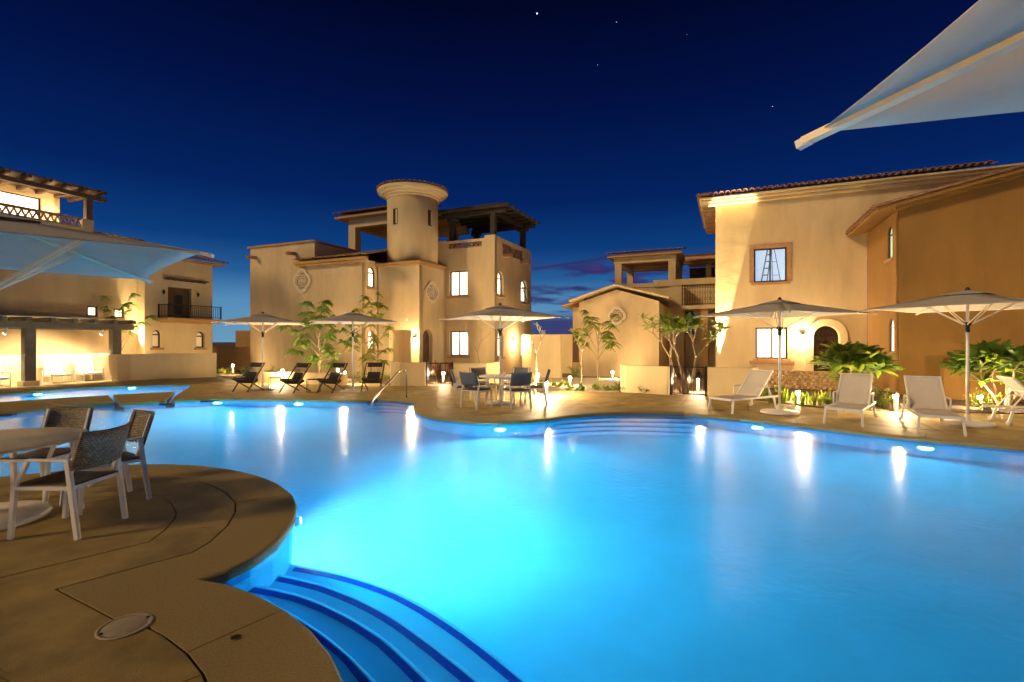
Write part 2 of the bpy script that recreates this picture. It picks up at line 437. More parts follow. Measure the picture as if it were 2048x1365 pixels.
in_g = offset(POOL, CW - .005)
strip_pieces(None, [(in_g, -.014), (in_g, 0), (offset(POOL, .0), 0), (L0, -.004), (lip, -.016), (L1, -.04), (lip, -.075), (L2, -.085)], 'coping_stone', coping_m, 2.9)
inner2 = offset(POOL, 1.0)
strip_pieces(None, [(offset(POOL, .994), -.014), (offset(POOL, .992), -.001), (offset(POOL, .512), -.001), (offset(POOL, .510), -.014)], 'slab', concrete, 2.3)
# slabs
bm = bmesh.new(); flat, tri = ring_tris(DECK, inner2)
vv = [bm.verts.new((a, b, 0)) for a, b in flat]
for t in tri:
    try: bm.faces.new([vv[i] for i in t])
    except ValueError: pass
cuts = []
for k in range(-16, 17): cuts.append((W(k*1.55 + .4, 0), W(1, 0) - W(0, 0), k))
rows = [ -4, -1.5, 1.2, 3.1, 4.4, 5.9, 8.0, 10.2, 12.4, 14.3, 16.2, 18.5]
for r in rows: cuts.append((W(0, r), W(0, 1) - W(0, 0), r))
for p, nr, _ in cuts:
    bmesh.ops.bisect_plane(bm, geom=bm.verts[:] + bm.edges[:] + bm.faces[:], plane_co=p, plane_no=nr)
bm.faces.ensure_lookup_table()
cells = {}
for f in bm.faces:
    if f.calc_area() < 1e-5: continue
    c = f.calc_center_median(); u = .9143*c.x - .4051*c.y; v = .4051*c.x + .9143*c.y
    row = sum(v > r for r in rows)
    col = math.floor((u - .4)/1.55)
    if row % 2: pass
    cells.setdefault((col, row), []).append([v_.co.copy() for v_ in f.verts])
for key, fs in cells.items():
    ar = 0; cx = Vector((0, 0, 0))
    idx = {}; vs = []; faces = []
    for f in fs:
        a = 0
        for i in range(1, len(f)-1): a += ((f[i]-f[0]).cross(f[i+1]-f[0])).length/2
        ar += a; cx += sum(f, Vector())/len(f)*a
        ff = []
        for p in f:
            k = (round(p.x, 3), round(p.y, 3))
            if k not in idx: idx[k] = len(vs); vs.append(p)
            if idx[k] not in ff: ff.append(idx[k])
        if len(ff) > 2: faces.append(tuple(ff))
    if ar < .02: continue
    cx /= ar
    R = max((p - cx).length for p in vs); s_ = 1 - .010/max(R, .2)
    tops = [cx + (p-cx)*s_ for p in vs]
    m0 = len(tops); ed = {}
    for f in faces:
        for i in range(len(f)):
            e = (f[i], f[(i+1) % len(f)]); ed[e] = 1
    bf = [e for e in ed if (e[1], e[0]) not in ed]
    q = MB(); dz = random.uniform(-.0012, .0012)
    q.add([(p.x, p.y, dz) for p in tops] + [(p.x, p.y, -.015) for p in tops], faces + [(b, a, m0+a, m0+b) for a, b in bf])
    q.build('slab', concrete, deck)
bm.free()

# the three slabs that bridge the two pools
def prism(name, pts, z0, z1, m, parent=None, bevel=0, kind=None, label=None):
    q = MB(); k = len(pts)
    tri = tessellate_polygon([[Vector((a, b, 0)) for a, b in pts]])
    q.add([P2(p, z1) for p in pts] + [P2(p, z0) for p in pts], [tuple(t) for t in tri] + [tuple(k+i for i in reversed(t)) for t in tri] + [(i, (i+1) % k, k+(i+1) % k, k+i) for i in range(k)])
    return q.build(name, m, parent, kind=kind, label=label, bevel=bevel)
br = [gl((226, 789.3), (350, 783.5), (332, 801), (240, 806.5)), gl((70, 799), (216, 790), (232, 804.5), (129, 811)), [(-22.5, 11.0)] + gl((0, 804), (67, 799.4), (125, 811.3), (0, 824)) + [(-19.5, 9.0)]]
labs = ['concrete bridging slab between the two pools nearest the rope chairs', 'long middle concrete slab dividing the small pool from the large pool', 'leftmost concrete slab of the divide between the two pools']
for pts, lb in zip(br, labs):
    if in_poly(*pts[0], POOL) or True:
        o = prism('bridge_slab', pts, -.09, 0, coping_m, bevel=.012); tag(o, lb, 'pool divider', 'concrete slabs dividing the two pools')
        cx = sum(p[0] for p in pts)/len(pts); cy = sum(p[1] for p in pts)/len(pts)
        prism('support_wall', [(cx+(p[0]-cx)*.93, cy+(p[1]-cy)*.86) for p in pts], FLOOR, -.091, ptile, o)

# ------------------------------------------------------------------ underwater steps
def stepset(back, noses, parent=basin):
    """back: the wall line; noses: [(polyline, z)] from shallow to deep"""
    prev = back
    for line, z in noses:
        a = prev; b = line; k = 24
        def samp(pl, t):
            L = [0]
            for i in range(len(pl)-1): L.append(L[-1] + (Vector(pl[i+1])-Vector(pl[i])).length)
            s = t*L[-1]
            for i in range(len(pl)-1):
                if s <= L[i+1] + 1e-9:
                    w = (s-L[i])/max(1e-9, L[i+1]-L[i]); return Vector(pl[i]).lerp(Vector(pl[i+1]), w)
            return Vector(pl[-1])
        q = MB(); vs = []
        B = [samp(back, i/k) for i in range(k+1)]; E_ = [samp(b, i/k) for i in range(k+1)]
        for i in range(k+1):
            d = (E_[i]-B[i]).normalized()
            for off_, zz in ((None, z), (-.03, z), (.0, z-.012), (.012, z-.04), (.0, z-.07), (0, FLOOR)):
                p = B[i] if off_ is None else E_[i] + d*off_
                vs.append((p.x, p.y, zz))
        m_ = 6
        q.add(vs, [(i*m_+j, (i+1)*m_+j, (i+1)*m_+j+1, i*m_+j+1) for i in range(k) for j in range(m_-1)] + [tuple(range(m_)), tuple(k*m_+j for j in range(m_))])
        st = q.build('step', plaster, parent)
        q = MB(); vs = []
        for i in range(1, k):
            d = (E_[i]-B[i]).normalized()
            for o_ in (-.115, -.045): vs.append((*(E_[i] + d*o_), z + .004))
        q.add(vs, [(2*i, 2*i+2, 2*i+3, 2*i+1) for i in range(k-2)])
        q.build('tile_strip', dtile, st, kind='stuff')
        prev = line
def GR(px, py, z):                         # a surveyed spot under water, allowing for refraction at the surface
    t = (px-1024)/985; k = (py-682)/985; h = math.hypot(t, 1); s1 = h/math.hypot(h, k)
    r = math.asin(s1/1.33); D = (1.65-WZ)/k*h + (WZ-z)*math.tan(r)
    return (t/h*D, D/h)
def gz(z, *pp): return catmull([GR(a, b, z) for a, b in pp], .2)
bk = catmull(run_step[:10], .2)
stepset(bk, [(gz(-.24, (470, 1179), (530, 1196), (610, 1240), (690, 1299), (755, 1362)) + [(-.50, 2.1), (-.2, 1.6)], -.24),
             (gz(-.48, (478, 1163), (600, 1187), (720, 1242), (800, 1300), (868, 1363)) + [(-.1, 2.4), (.25, 1.9)], -.48),
             (gz(-.72, (535, 1143), (640, 1165), (760, 1215), (880, 1295), (965, 1363)) + [(.2, 2.7), (.6, 2.2)], -.72),
             (gz(-.96, (565, 1125), (680, 1145), (800, 1185), (930, 1262), (1062, 1365)) + [(.5, 3.0), (1.0, 2.6)], -.96)])
stepset(catmull(run_alc2, .2), [(gz(z, *l), z) for z, l in ((-.25, ((1388, 839), (1300, 838), (1210, 837), (1128, 842))), (-.50, ((1392, 848), (1290, 846), (1200, 846), (1112, 851))),
        (-.75, ((1396, 858), (1285, 855), (1190, 855), (1098, 861))), (-1.0, ((1400, 868), (1280, 864), (1180, 864), (1088, 872))))])
stepset(catmull(run_alc1[::-1], .2), [(gz(z, *l), z) for z, l in ((-.25, ((722, 806), (775, 806), (836, 811))), (-.50, ((728, 812), (780, 812.5), (838, 818))),
        (-.75, ((735, 819), (790, 820), (842, 826))), (-1.0, ((750, 826), (800, 827), (850, 834))))])

# underwater lamps
def pool_lamp(x, y, nx, ny, power, z=-.55, lab='round underwater lamp on the pool wall', spread=170, beam=None):
    l = Vector((nx, ny)).normalized(); rz = math.atan2(l.y, l.x)
    e = empty('pool_lamp', (x, y, z), rz, lab, 'pool lamp', 'underwater lamps round the pool')
    q = MB(); q.tube([(0, 0, 0), (.05, 0, 0)], [.11, .09], 20); q.build('ring', white, e)
    q = MB(); q.tube([(.05, 0, 0), (.065, 0, 0)], [.075, .06], 16); q.build('lens', poolg, e)
    light('SPOT', (.10, 0, 0), power, (.05, .78, 1), e, .1, spread, (1, 0, -.10), .9)
    if beam:
        bx, by, bp, bs = beam; t_ = Vector((bx-x, by-y, FLOOR-z)); t_.rotate(Matrix.Rotation(-rz, 3, 'Z'))
        light('SPOT', (.12, 0, 0), bp*.09, (1, .95, 1), e, .06, bs, t_, 1.0)
    return e
def edge_lamp(px, py, power, lab, z=-.5, **k):
    g = Vector(G(px, py)); i = min(range(n), key=lambda k_: (Vector(POOL[k_])-g).length)
    p = Vector(POOL[i]); q_ = Vector(offset(POOL, -1)[i]); d = (q_-p).normalized()
    if 'beam' in k and len(k['beam']) == 3:
        o_, bp, bs = k['beam']; k['beam'] = (p.x + d.x*o_, p.y + d.y*o_, bp, bs)
    return pool_lamp(p.x + d.x*.02, p.y + d.y*.02, d.x, d.y, power, z, lab, **k)
PW = 1.1
edge_lamp(585, 1012, 900*PW, 'underwater lamp below the rounded deck end beside the foreground chairs', -.36, beam=(-1.6, 5.4, 4800, 125))
edge_lamp(600, 798, 700*PW, 'underwater lamp on the far wall in front of the rope chairs', -.45, beam=(1.9, 7000, 150))
edge_lamp(1015, 842, 420*PW, 'underwater lamp at the tip of the dining peninsula', -.45, beam=(1.3, 2600, 140))
edge_lamp(1500, 837, 300*PW, 'underwater lamp below the first lounger from the gate')
edge_lamp(1850, 875, 300*PW, 'underwater lamp below the two loungers facing the pool')
edge_lamp(440, 796, 500*PW, 'underwater lamp on the far wall left of the rope chairs', beam=(1.8, 3500, 150))
edge_lamp(270, 769, 500*PW, 'underwater lamp in the small pool by the garden wall', -.4, beam=(1.2, 5000, 130))
edge_lamp(60, 780, 250*PW, 'underwater lamp in the small pool in front of the pergola')
pool_lamp(-13.6, 12.45, .4, -1, 500*PW, -.4, 'underwater lamp beneath the middle bridging slab')
pool_lamp(12.6, 5, -1, 0, 400*PW, -.6, 'underwater lamp on the right pool wall')
pool_lamp(6.5, -.9, .3, 1, 130*PW, -.5, 'underwater lamp on the near pool wall at the right')
pool_lamp(-9.4, 4.3, -.3, 1, 350*PW, -.6, 'underwater lamp on the pool wall left of the round table')

# ================================================================== BUILDINGS
def arch(a0, a1, z0, z1, n_=10):
    r = (a1-a0)/2; c = (a0+a1)/2
    return [(a0, z0), (a1, z0)] + [(c + r*math.cos(PI*k/n_), z1-r + r*math.sin(PI*k/n_)) for k in range(n_+1)]
def rect(a0, a1, z0, z1): return [(a0, z0), (a1, z0), (a1, z1), (a0, z1)]
def vplane(v, s=1): return lambda a, b, t: (a, v + s*t, b)          # faces -v (towards the pool)
def uplane(u, s=-1): return lambda a, b, t: (u + s*t, a, b)         # s=-1: faces +u ; s=+1: faces -u
class House:
    def __init__(s, name, label, cat, u, v, z=0):
        s.o = (u, v, z); s.r = empty(name, W(u, v, z), TH, label, cat)
    def p(s, name, mb, m, parent=None, **k): return mb.build(name, m, parent or s.r, off=s.o, **k)
    def light(s, kind, u, v, z, *a, **k): return light(kind, (u-s.o[0], v-s.o[1], z-s.o[2]), *a, parent=s.r, **k)
def shrinkp(poly, d):
    cx = (min(p[0] for p in poly)+max(p[0] for p in poly))/2; cz = (min(p[1] for p in poly)+max(p[1] for p in poly))/2
    hx = max(p[0] for p in poly)-cx; hz = max(p[1] for p in poly)-cz
    return [(cx+(x-cx)*(hx-d)/hx, cz+(z-cz)*(hz-d)/hz) for x, z in poly]
def window(H, fn, a0, a1, z0, z1, kind='rect', glow=None, sill=True, rec=.11, fw=.06, fm=None, sillm=None, mull=None, open_=False, surround=0):
    glow = glow or glow_w; fm = fm or bronze
    poly = arch(a0, a1, z0, z1) if kind == 'arch' else rect(a0, a1, z0, z1)
    out = shrinkp(poly, .002)
    f = lambda a, b, t: fn(a, b, t + rec)
    q = MB(); q.wall(f, out, [shrinkp(poly, fw)], .05)
    if kind == 'arch':
        r = (a1-a0)/2; zt = z1 - r - .02
        q.wall(lambda a, b, t: fn(a, b, t+rec+.004), rect(a0+fw*.5, a1-fw*.5, zt-fw/2, zt+fw/2), (), .04)
    else:
        c = (a0+a1)/2 if mull is None else mull
        q.wall(lambda a, b, t: fn(a, b, t+rec+.004), rect(c-fw*.45, c+fw*.45, z0+fw*.5, z1-fw*.5), (), .04)
    w = H.p('window', q, fm)
    if not open_:
        q = MB(); q.wall(lambda a, b, t: fn(a, b, t + rec + .06), shrinkp(poly, .006), (), .01); H.p('pane', q, glow, w)
    if sill:
        q = MB(); e = .10
        q.wall(lambda a, b, t: fn(a, b, t - .07), rect(a0-e, a1+e, z0-.11, z0-.004), (), .17); H.p('sill', q, sillm or stone, w, bevel=.01)
    if surround:
        s_ = surround; q = MB(); q.wall(lambda a, b, t: fn(a, b, t-.035), rect(a0-s_, a1+s_, z0-.003, z1+s_), [rect(a0+.002, a1-.002, z0, z1-.002)], .07); H.p('surround', q, stone, w, bevel=.006)
    return w
def corr(p0, e, L, up, wdt, pitch=.22, amp=.045, th=.02):             # barrel-tiled roof sheet
    e = Vector(e).normalized(); up = Vector(up); upn = up.normalized(); nn = e.cross(upn); nn = nn if nn.z > 0 else -nn
    q = MB(); k = int(L/pitch*8); rows_ = max(2, int(up.length/.42)); vs = []
    for j in range(rows_+1):
        for sgn in (0, 1):
            for i in range(k+1):
                a = i/8; h = amp*(abs(math.cos(PI*a)) - .4)*1.5
                vs.append(Vector(p0) + e*(L*i/k) + up*(j/rows_) + nn*(h + (.022 if sgn else 0)))
    m_ = k+1; fs = []
    for j in range(rows_):                    # each course laps the one below
        A = (2*j+1)*m_; B = (2*j+2)*m_
        fs += [(A+i, A+i+1, B+i+1, B+i) for i in range(k)]
        A0 = 2*j*m_; fs += [(A0+i, A0+i+1, A+i+1, A+i) for i in range(k)]
    q.add(vs, fs); return q
TILE = None
def tile_mesh():
    global TILE
    if TILE: return TILE
    q = MB(); vs = []
    for y, r in ((0, .098), (.42, .08)):
        for rr in (r, r-.016):
            for k in range(9): vs.append((rr*math.cos(PI*k/8), y, rr*math.sin(PI*k/8)))
    fs = [(i, i+1, 19+i, 18+i) for i in range(8)] + [(9+i, 27+i, 28+i, 10+i) for i in range(8)] + [(i, 9+i, 10+i, i+1) for i in range(8)] + [(18+i, 19+i, 28+i, 27+i) for i in range(8)]
    q.add(vs, fs); o = q.build('tile', terra); TILE = o.data; bpy.data.objects.remove(o); return TILE
def tile_row(H, p0, e, L, up, pitch=.22, first=0):                    # eave tiles, each its own part
    me = tile_mesh(); e = Vector(e).normalized(); u_ = Vector(up).normalized(); nz = e.cross(u_); nz = nz if nz.z > 0 else -nz
    ex = u_.cross(nz)
    R = Matrix((ex, u_, nz)).transposed().to_4x4()
    for i in range(int(L/pitch)+1):
        o = bpy.data.objects.new('tile', me); link(o, H.r)
        p = Vector(p0) + e*(i*pitch + random.uniform(-.012, .012)) + u_*random.uniform(-.015, .015)
        o.matrix_local = Matrix.Translation(p - Vector(H.o)) @ R @ Matrix.Rotation(random.uniform(-.03, .03), 4, 'Z')
def quatrefoil(H, fn, a, z, Ra, Rz, name='medallion', m=None):
    m = m or carved; nn = 64
    def ring(k, lob, off=0): return [(a + Ra*k*(1+lob*abs(math.cos(2*t))**.7)*math.cos(t), z + Rz*k*(1+lob*abs(math.cos(2*t))**.7)*math.sin(t)) for t in [2*PI*i/nn for i in range(nn)]]
    q = MB(); q.wall(lambda x, y, t: fn(x, y, t-.09), ring(.80, .25), [ring(.62, .25)], .12)
    q.wall(lambda x, y, t: fn(x, y, t-.055), ring(.60, .25), [ring(.54, .25)], .07)
    rm = H.p(name, q, m, bevel=.012)
    q = MB()                                       # scrollwork inside the frame
    for k in range(8):
        t = 2*PI*k/8 + PI/8; rr = .38
        ca, cz = a + Ra*rr*math.cos(t), z + Rz*rr*math.sin(t)
        c1 = [(ca+Ra*.15*math.cos(s), cz+Rz*.15*math.sin(s)) for s in [2*PI*i/14 for i in range(14)]]
        c2 = [(ca+Ra*.085*math.cos(s), cz+Rz*.085*math.sin(s)) for s in [2*PI*i/14 for i in range(14)]]
        q.wall(lambda x, y, t: fn(x, y, t-.05), c1, [c2], .06)
    c1 = [(a+Ra*.16*math.cos(s), z+Rz*.16*math.sin(s)) for s in [2*PI*i/16 for i in range(16)]]
    q.wall(lambda x, y, t: fn(x, y, t-.07), c1, [], .08)
    H.p('scrollwork', q, m, rm, kind='stuff')
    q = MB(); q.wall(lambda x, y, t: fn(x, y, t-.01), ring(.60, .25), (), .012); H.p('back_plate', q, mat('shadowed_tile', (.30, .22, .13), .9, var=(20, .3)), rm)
    return rm
def lattice(H, fn, a0, a1, z0, z1, name='terracotta_lattice'):
    q = MB(); f = lambda x, y, t: fn(x, y, t+.06); h = z1-z0
    q.wall(f, rect(a0, a1, z0, z0+.07), (), .12); q.wall(f, rect(a0, a1, z1-.10, z1), (), .12)
    m = max(2, int((a1-a0)/.23)); w = (a1-a0)/m; o = H.p(name, q, terra)
    q = MB()
    for k in range(m):
        x = a0 + k*w
        for xa, xb in ((x, x+w/2), (x+w/2, x+w)):
            za, zb = (z0+.068, z1-.098) if xa == x else (z1-.098, z0+.068)
            q.add([f(xa-.02, za, .02), f(xa+.03, za, .02), f(xb+.03, zb, .02), f(xb-.02, zb, .02), f(xa-.02, za, .1), f(xa+.03, za, .1), f(xb+.03, zb, .1), f(xb-.02, zb, .1)],
                  [(3,2,1,0),(4,5,6,7),(0,1,5,4),(1,2,6,5),(2,3,7,6),(3,0,4,7)])
    H.p('diagonal_tile', q, terra, o, kind='stuff')
def viga(H, a, b): q = MB(); q.bar(a, b, .16); H.p('viga', q, terra, bevel=.02)

# ------------------------------------------------------------------ centre house
K = House('tower_house', 'sand stucco house with round tiled tower and rooftop timber pergola behind the rope chairs', 'house', -15, 20)
fn = vplane(18.2)
q = MB(); q.wall(fn, [(-23.2, -.1), (-15.75, -.1), (-15.75, 5.55), (-18.68, 5.55), (-18.68, 6.52), (-23.2, 6.52)], (), .25); K.p('wall', q, stucco)
q = MB(); q.box(-23.19, -15.98, 18.46, 22.5, -.1, 5.5); q.box(-23.19, -18.70, 18.46, 22.5, 5.503, 6.51); K.p('wall', q, stucco)
q = MB(); q.box(-23.32, -18.62, 18.08, 22.5, 6.525, 6.62); K.p('parapet_cap', q, stone, bevel=.02)
q = MB(); q.wall(uplane(-15.75), rect(18.21, 20.6, -.1, 5.5), [arch(18.66, 19.21, 4.23, 5.22), arch(18.66, 19.21, 1.21, 2.17)], .22); K.p('wall', q, stucco)
for z0, z1 in ((4.23, 5.22), (1.21, 2.17)): window(K, uplane(-15.75), 18.66, 19.21, z0, z1, 'arch')
q = MB(); q.box(-19.75, -15.35, 17.85, 18.19, 5.42, 5.55); q.box(-19.7, -15.4, 17.92, 18.19, 5.34, 5.417); K.p('cornice', q, stucco_x, bevel=.02)
K.p('roof_tiles', corr((-19.7, 17.75, 5.62), (1, 0, 0), 4.5, (0, 3.85, .95), 4), terra, kind='stuff')
for u in (-22.75, -19.95): viga(K, (u, 18.22, 6.02), (u-.1, 17.72, 6.0))
quatrefoil(K, vplane(18.2), -19.45, 4.65, .56, .62)
# stair box with the tower on top
q = MB(); q.wall(vplane(19.3), rect(-15.67, -13.3, -.1, 5.30), [rect(-15.04, -13.76, -.05, 2.18)], .3); K.p('wall', q, stucco)
q = MB(); q.wall(uplane(-13.3), rect(19.305, 21.6, -.1, 5.30), [arch(19.57, 20.43, -.05, 2.2)], .28); K.p('wall', q, stucco)
q = MB(); q.box(-15.66, -13.65, 20.9, 21.6, -.1, 5.25); q.box(-15.66, -15.36, 19.62, 20.9, -.1, 5.25); q.box(-15.35, -13.6, 19.62, 20.88, 2.35, 5.25); K.p('wall', q, stucco)
q = MB(); q.box(-15.82, -13.15, 19.15, 21.58, 5.31, 5.42); q.box(-15.76, -13.21, 19.21, 21.58, 5.24, 5.305); K.p('cornice', q, stucco_x, bevel=.025)
q = MB(); q.wall(uplane(-13.5), arch(19.59, 20.41, -.05, 2.18), (), .05); d = K.p('arched_door', q, plank_m)
for k in range(4): q = MB(); q.wall(uplane(-13.488), rect(19.61+k*.2, 19.79+k*.2, 0, 1.72 if k in (0, 3) else 2.05), (), .03); K.p('plank', q, plank_m, d)
quatrefoil(K, uplane(-13.3), 20.3, 4.03, .60, .53)
q = MB(); q.box(-14.05, -13.95, 19.26, 19.295, 2.6, 2.76); K.p('wall_switch', q, white)
q = MB(); q.lathe([(1.25, 5.35), (1.25, 8.64)], (-14.5, 20.5, 0), 48); tw = K.p('tower', q, stucco)
q = MB()
for r0, r1, za, zb in ((1.30, 1.32, 8.61, 8.72), (1.38, 1.46, 8.724, 8.82), (1.54, 1.64, 8.824, 8.93), (1.72, 1.73, 8.934, 9.06)): q.lathe([(r0, za), (r1, zb)], (-14.5, 20.5, 0), 48)
K.p('tower_cornice', q, stucco_w, tw, bevel=.012)
q = MB(); q.lathe([(1.70, 9.065), (.02, 9.28)], (-14.5, 20.5, 0), 40); K.p('tower_roof', q, terra, tw)
me = tile_mesh()
for k in range(48):
    t = 2*PI*k/48; o = bpy.data.objects.new('tile', me); link(o, K.r)
    o.matrix_local = Matrix.Translation(Vector((-14.5+1.76*math.cos(t), 20.5+1.76*math.sin(t), 9.07)) - Vector(K.o)) @ Matrix.Rotation(t+PI/2, 4, 'Z') @ Matrix.Rotation(.13, 4, 'X')
for t, w_ in ((-96, .16), (-14, .16)):
    t = math.radians(t) + TH*0; c_ = Vector((math.cos(t), math.sin(t), 0)); s_ = Vector((-c_.y, c_.x, 0)); p = Vector((-14.5, 20.5, 7.6)) + c_*1.235
    q = MB(); q.add([p + s_*a + Vector((0, 0, b)) + c_*d_ for d_ in (.0, .03) for a, b in ((-.13, -.38), (.13, -.38), (.13, .38), (-.13, .38))], [(3,2,1,0),(4,5,6,7),(0,1,5,4),(1,2,6,5),(2,3,7,6),(3,0,4,7)])
    K.p('slit_window', q, mat('deep_slit', (.02, .014, .01), .9), tw)
    q = MB(); q.add([p + s_*a + Vector((0, 0, b)) + c_*d_ for d_ in (.001, .034) for a, b in ((.035, -.34), (.122, -.34), (.122, .34), (.035, .34))], [(3,2,1,0),(4,5,6,7),(0,1,5,4),(1,2,6,5),(2,3,7,6),(3,0,4,7)])
    K.p('slit_reveal', q, stucco, tw)
# main block
hf = [rect(-13.05, -12.0, 3.92, 5.19), rect(-13.05, -11.98, .90, 2.15), rect(-13.22, -11.05, 6.30, 6.72)]
q = MB(); q.wall(vplane(21.6), [(-19.6, -.1), (-10.5, -.1), (-10.5, 6.85), (-11.05, 6.85), (-11.05, 6.72), (-13.22, 6.72), (-13.22, 6.72), (-13.27, 6.78), (-14.0, 6.78), (-14.0, 6.3), (-19.6, 6.3)], hf[:2] + [rect(-13.1, -11.2, 6.31, 6.60)], .25); K.p('wall', q, stucco)
hs = [arch(21.95, 22.62, 3.95, 5.13), arch(24.92, 25.80, 3.82, 5.05), arch(21.95, 22.62, .86, 2.13), arch(24.92, 25.70, .80, 2.08), rect(22.5, 25.2, 6.08, 6.62)]
q = MB(); q.wall(uplane(-10.5), rect(21.61, 26.24, -.1, 6.83), hs, .24); K.p('wall', q, stucco)
q = MB(); q.box(-19.59, -10.76, 21.87, 26.2, -.1, 6.0); K.p('wall', q, stucco)
q = MB(); q.box(-19.59, -10.51, 26.22, 26.45, -.1, 6.8); q.box(-19.6, -19.36, 21.86, 26.2, 6.01, 6.8); K.p('parapet', q, stucco)
for a0, a1, z0, z1 in ((-13.05, -12.0, 3.92, 5.19), (-13.05, -11.98, .90, 2.15)): window(K, vplane(21.6), a0, a1, z0, z1)
for i, (a0, a1, z0, z1) in enumerate(((21.95, 22.62, 3.95, 5.13), (24.92, 25.80, 3.82, 5.05), (21.95, 22.62, .86, 2.13), (24.92, 25.70, .80, 2.08))):
    w = window(K, uplane(-10.5), a0, a1, z0, z1, 'arch')
    if i == 1:
        q = MB()
        for a, b in (((-10.47, 25.0, 4.62), (-10.2, 25.05, 3.86)), ((-10.47, 25.72, 4.62), (-10.2, 25.77, 3.86)), ((-10.2, 25.05, 3.86), (-10.2, 25.77, 3.86)), ((-10.47, 25.0, 4.62), (-10.47, 25.72, 4.62))): q.bar(a, b, .035)
        K.p('open_sash', q, bronze, w)
lattice(K, vplane(21.56), -13.18, -11.1, 6.31, 6.72); lattice(K, uplane(-10.46), 22.5, 25.2, 6.06, 6.63)
for v in (22.65, 24.9): viga(K, (-10.52, v, 5.98), (-10.0, v, 5.95))
# covered roof terrace at the left
for u, v in ((-19.4, 21.85), (-19.4, 25.6), (-15.2, 25.6)): q = MB(); q.box(u-.24, u+.24, v-.24, v+.24, 6.01, 8.0); K.p('column', q, stucco)
q = MB(); q.box(-19.64, -14.2, 21.62, 22.05, 8.003, 8.45); q.box(-19.64, -19.2, 22.05, 25.4, 8.003, 8.45); q.box(-19.64, -14.2, 25.41, 25.84, 8.003, 8.45); K.p('beam', q, stucco)
q = MB(); q.box(-20.25, -14.2, 21.15, 26.2, 8.453, 8.56); q.box(-20.1, -14.2, 21.3, 26.1, 8.565, 8.66); K.p('cornice', q, stucco_x, bevel=.02)
K.p('roof_tiles', corr((-20.3, 21.05, 8.74), (1, 0, 0), 5.6, (0, 2.7, .5), 4), terra, kind='stuff')
q = MB(); q.box(-18.2, -15.6, 21.63, 21.85, 6.31, 6.60); K.p('parapet', q, terra)
# timber pergola
q0 = MB(); q0.box(-10.78, -10.52, 21.66, 21.92, 6.86, 7.93); pg = K.p('pergola_post', q0, wood_unlit, bevel=.015)
for u, v in ((-10.65, 25.55), (-13.6, 25.55), (-13.05, 21.95)):
    q = MB(); q.box(u-.14, u+.14, v-.14, v+.14, 6.01, 7.93); K.p('pergola_post', q, wood_unlit, bevel=.015)
    q = MB(); q.box(u-.32, u+.32, v-.12, v+.12, 7.80, 7.93); K.p('post_bracket', q, wood_unlit, bevel=.03)
q = MB(); q.box(-13.9, -9.95, 21.7, 21.88, 7.935, 8.14); K.p('pergola_beam', q, wood_unlit)
q = MB(); q.box(-13.9, -9.95, 25.45, 25.63, 7.935, 8.14); K.p('pergola_beam', q, wood_unlit)
q = MB(); q.box(-10.75, -10.55, 21.89, 25.44, 7.94, 8.12); K.p('pergola_beam', q, wood_unlit)
for k in range(7):
    v = 21.55 + k*.68; q = MB(); q.box(-13.9, -9.68, v-.07, v+.07, 8.145, 8.30); K.p('rafter', q, wood_unlit, bevel=.02)
q = MB(); q.box(-13.9, -10.1, 21.5, 25.8, 8.304, 8.34); K.p('roof_boards', q, wood_unlit)

# ------------------------------------------------------------------ lamps on walls, bollards
def wall_lamp(pos, nrm_rz, power, label, pw2=0):
    e = empty('wall_lamp', pos, nrm_rz, label, 'wall lamp', 'lit lanterns on the house walls')
    q = MB(); q.box(-.05, .05, 0, .03, -.12, .12); q.build('back_plate', iron, e)
    q = MB(); q.lathe([(.035, -.13), (.075, .06), (.07, .08)], (0, .12, 0), 8, False); q.build('glass', lampg, e)
    q = MB(); q.lathe([(.09, .082), (.02, .17)], (0, .12, 0), 8, False); q.bar((0, .03, .1), (0, .12, .12), .02); q.build('cap', iron, e)
    light('POINT', (0, .30, 0), power*1.6, WARM, e, .05)
    return e
def uvrot(du, dv):                       # heading of a direction given in house axes; local +y looks along it
    w_ = W(du, dv) - W(0, 0); return math.atan2(w_.y, w_.x) - PI/2
wall_lamp(W(-13.52, 19.29, 1.72), uvrot(0, -1), 90, 'glowing lantern beside the arched door below the round tower')
wall_lamp(W(-10.49, 23.85, 1.62), uvrot(1, 0), 120, 'glowing lantern between the two lower arched windows of the tower house')
def bollard(x, y, h, power, label, r=.055):
    e = empty('bollard_lamp', (x, y, 0), 0, label, 'path lamp', 'lit bollards in the planting beds')
    q = MB(); q.lathe([(r*1.25, 0), (r*1.25, .02), (r, .025), (r, h-.12)], n=12); q.build('post', bronze, e)
    q = MB(); q.lathe([(r*.9, h-.119), (r*.9, h-.03)], n=12); q.build('lens', lampg, e)
    q = MB(); q.lathe([(r*1.15, h-.029), (r*1.15, h), (r*.4, h+.02)], n=12); q.build('cap', bronze, e)
    light('POINT', (.0, -.14, h-.05), power*1.5, WARM, e, .05)
    return e
for px, py, h, pw_, lb in ((1225, 757, .36, 80, 'glowing bollard before the low gabled house wall'), (1140, 772, .38, 110, 'glowing bollard among shrubs between bare plumeria and feathery tree'),
        (1092, 790, .46, 480, 'brightest bollard at the deck edge beside the dining set'), (1076, 766, .40, 150, 'glowing bollard behind the bare plumeria right of the dining set'),
        (466, 748, .5, 90, 'glowing bollard far left of the tower house'), (565, 766, .55, 170, 'glowing bollard on the planter between the rope chairs and the leafy tree'),
        (690, 768, .5, 230, 'glowing bollard right behind the third rope chair'), (676, 757, .45, 120, 'smaller glowing bollard behind the feathery tree')):
    x, y = G(px, py); bollard(x, y, h, pw_, lb)
x, y = 9.0, 11.55; bollard(x, y, .42, 150, 'glowing bollard under the large plumeria between two loungers')
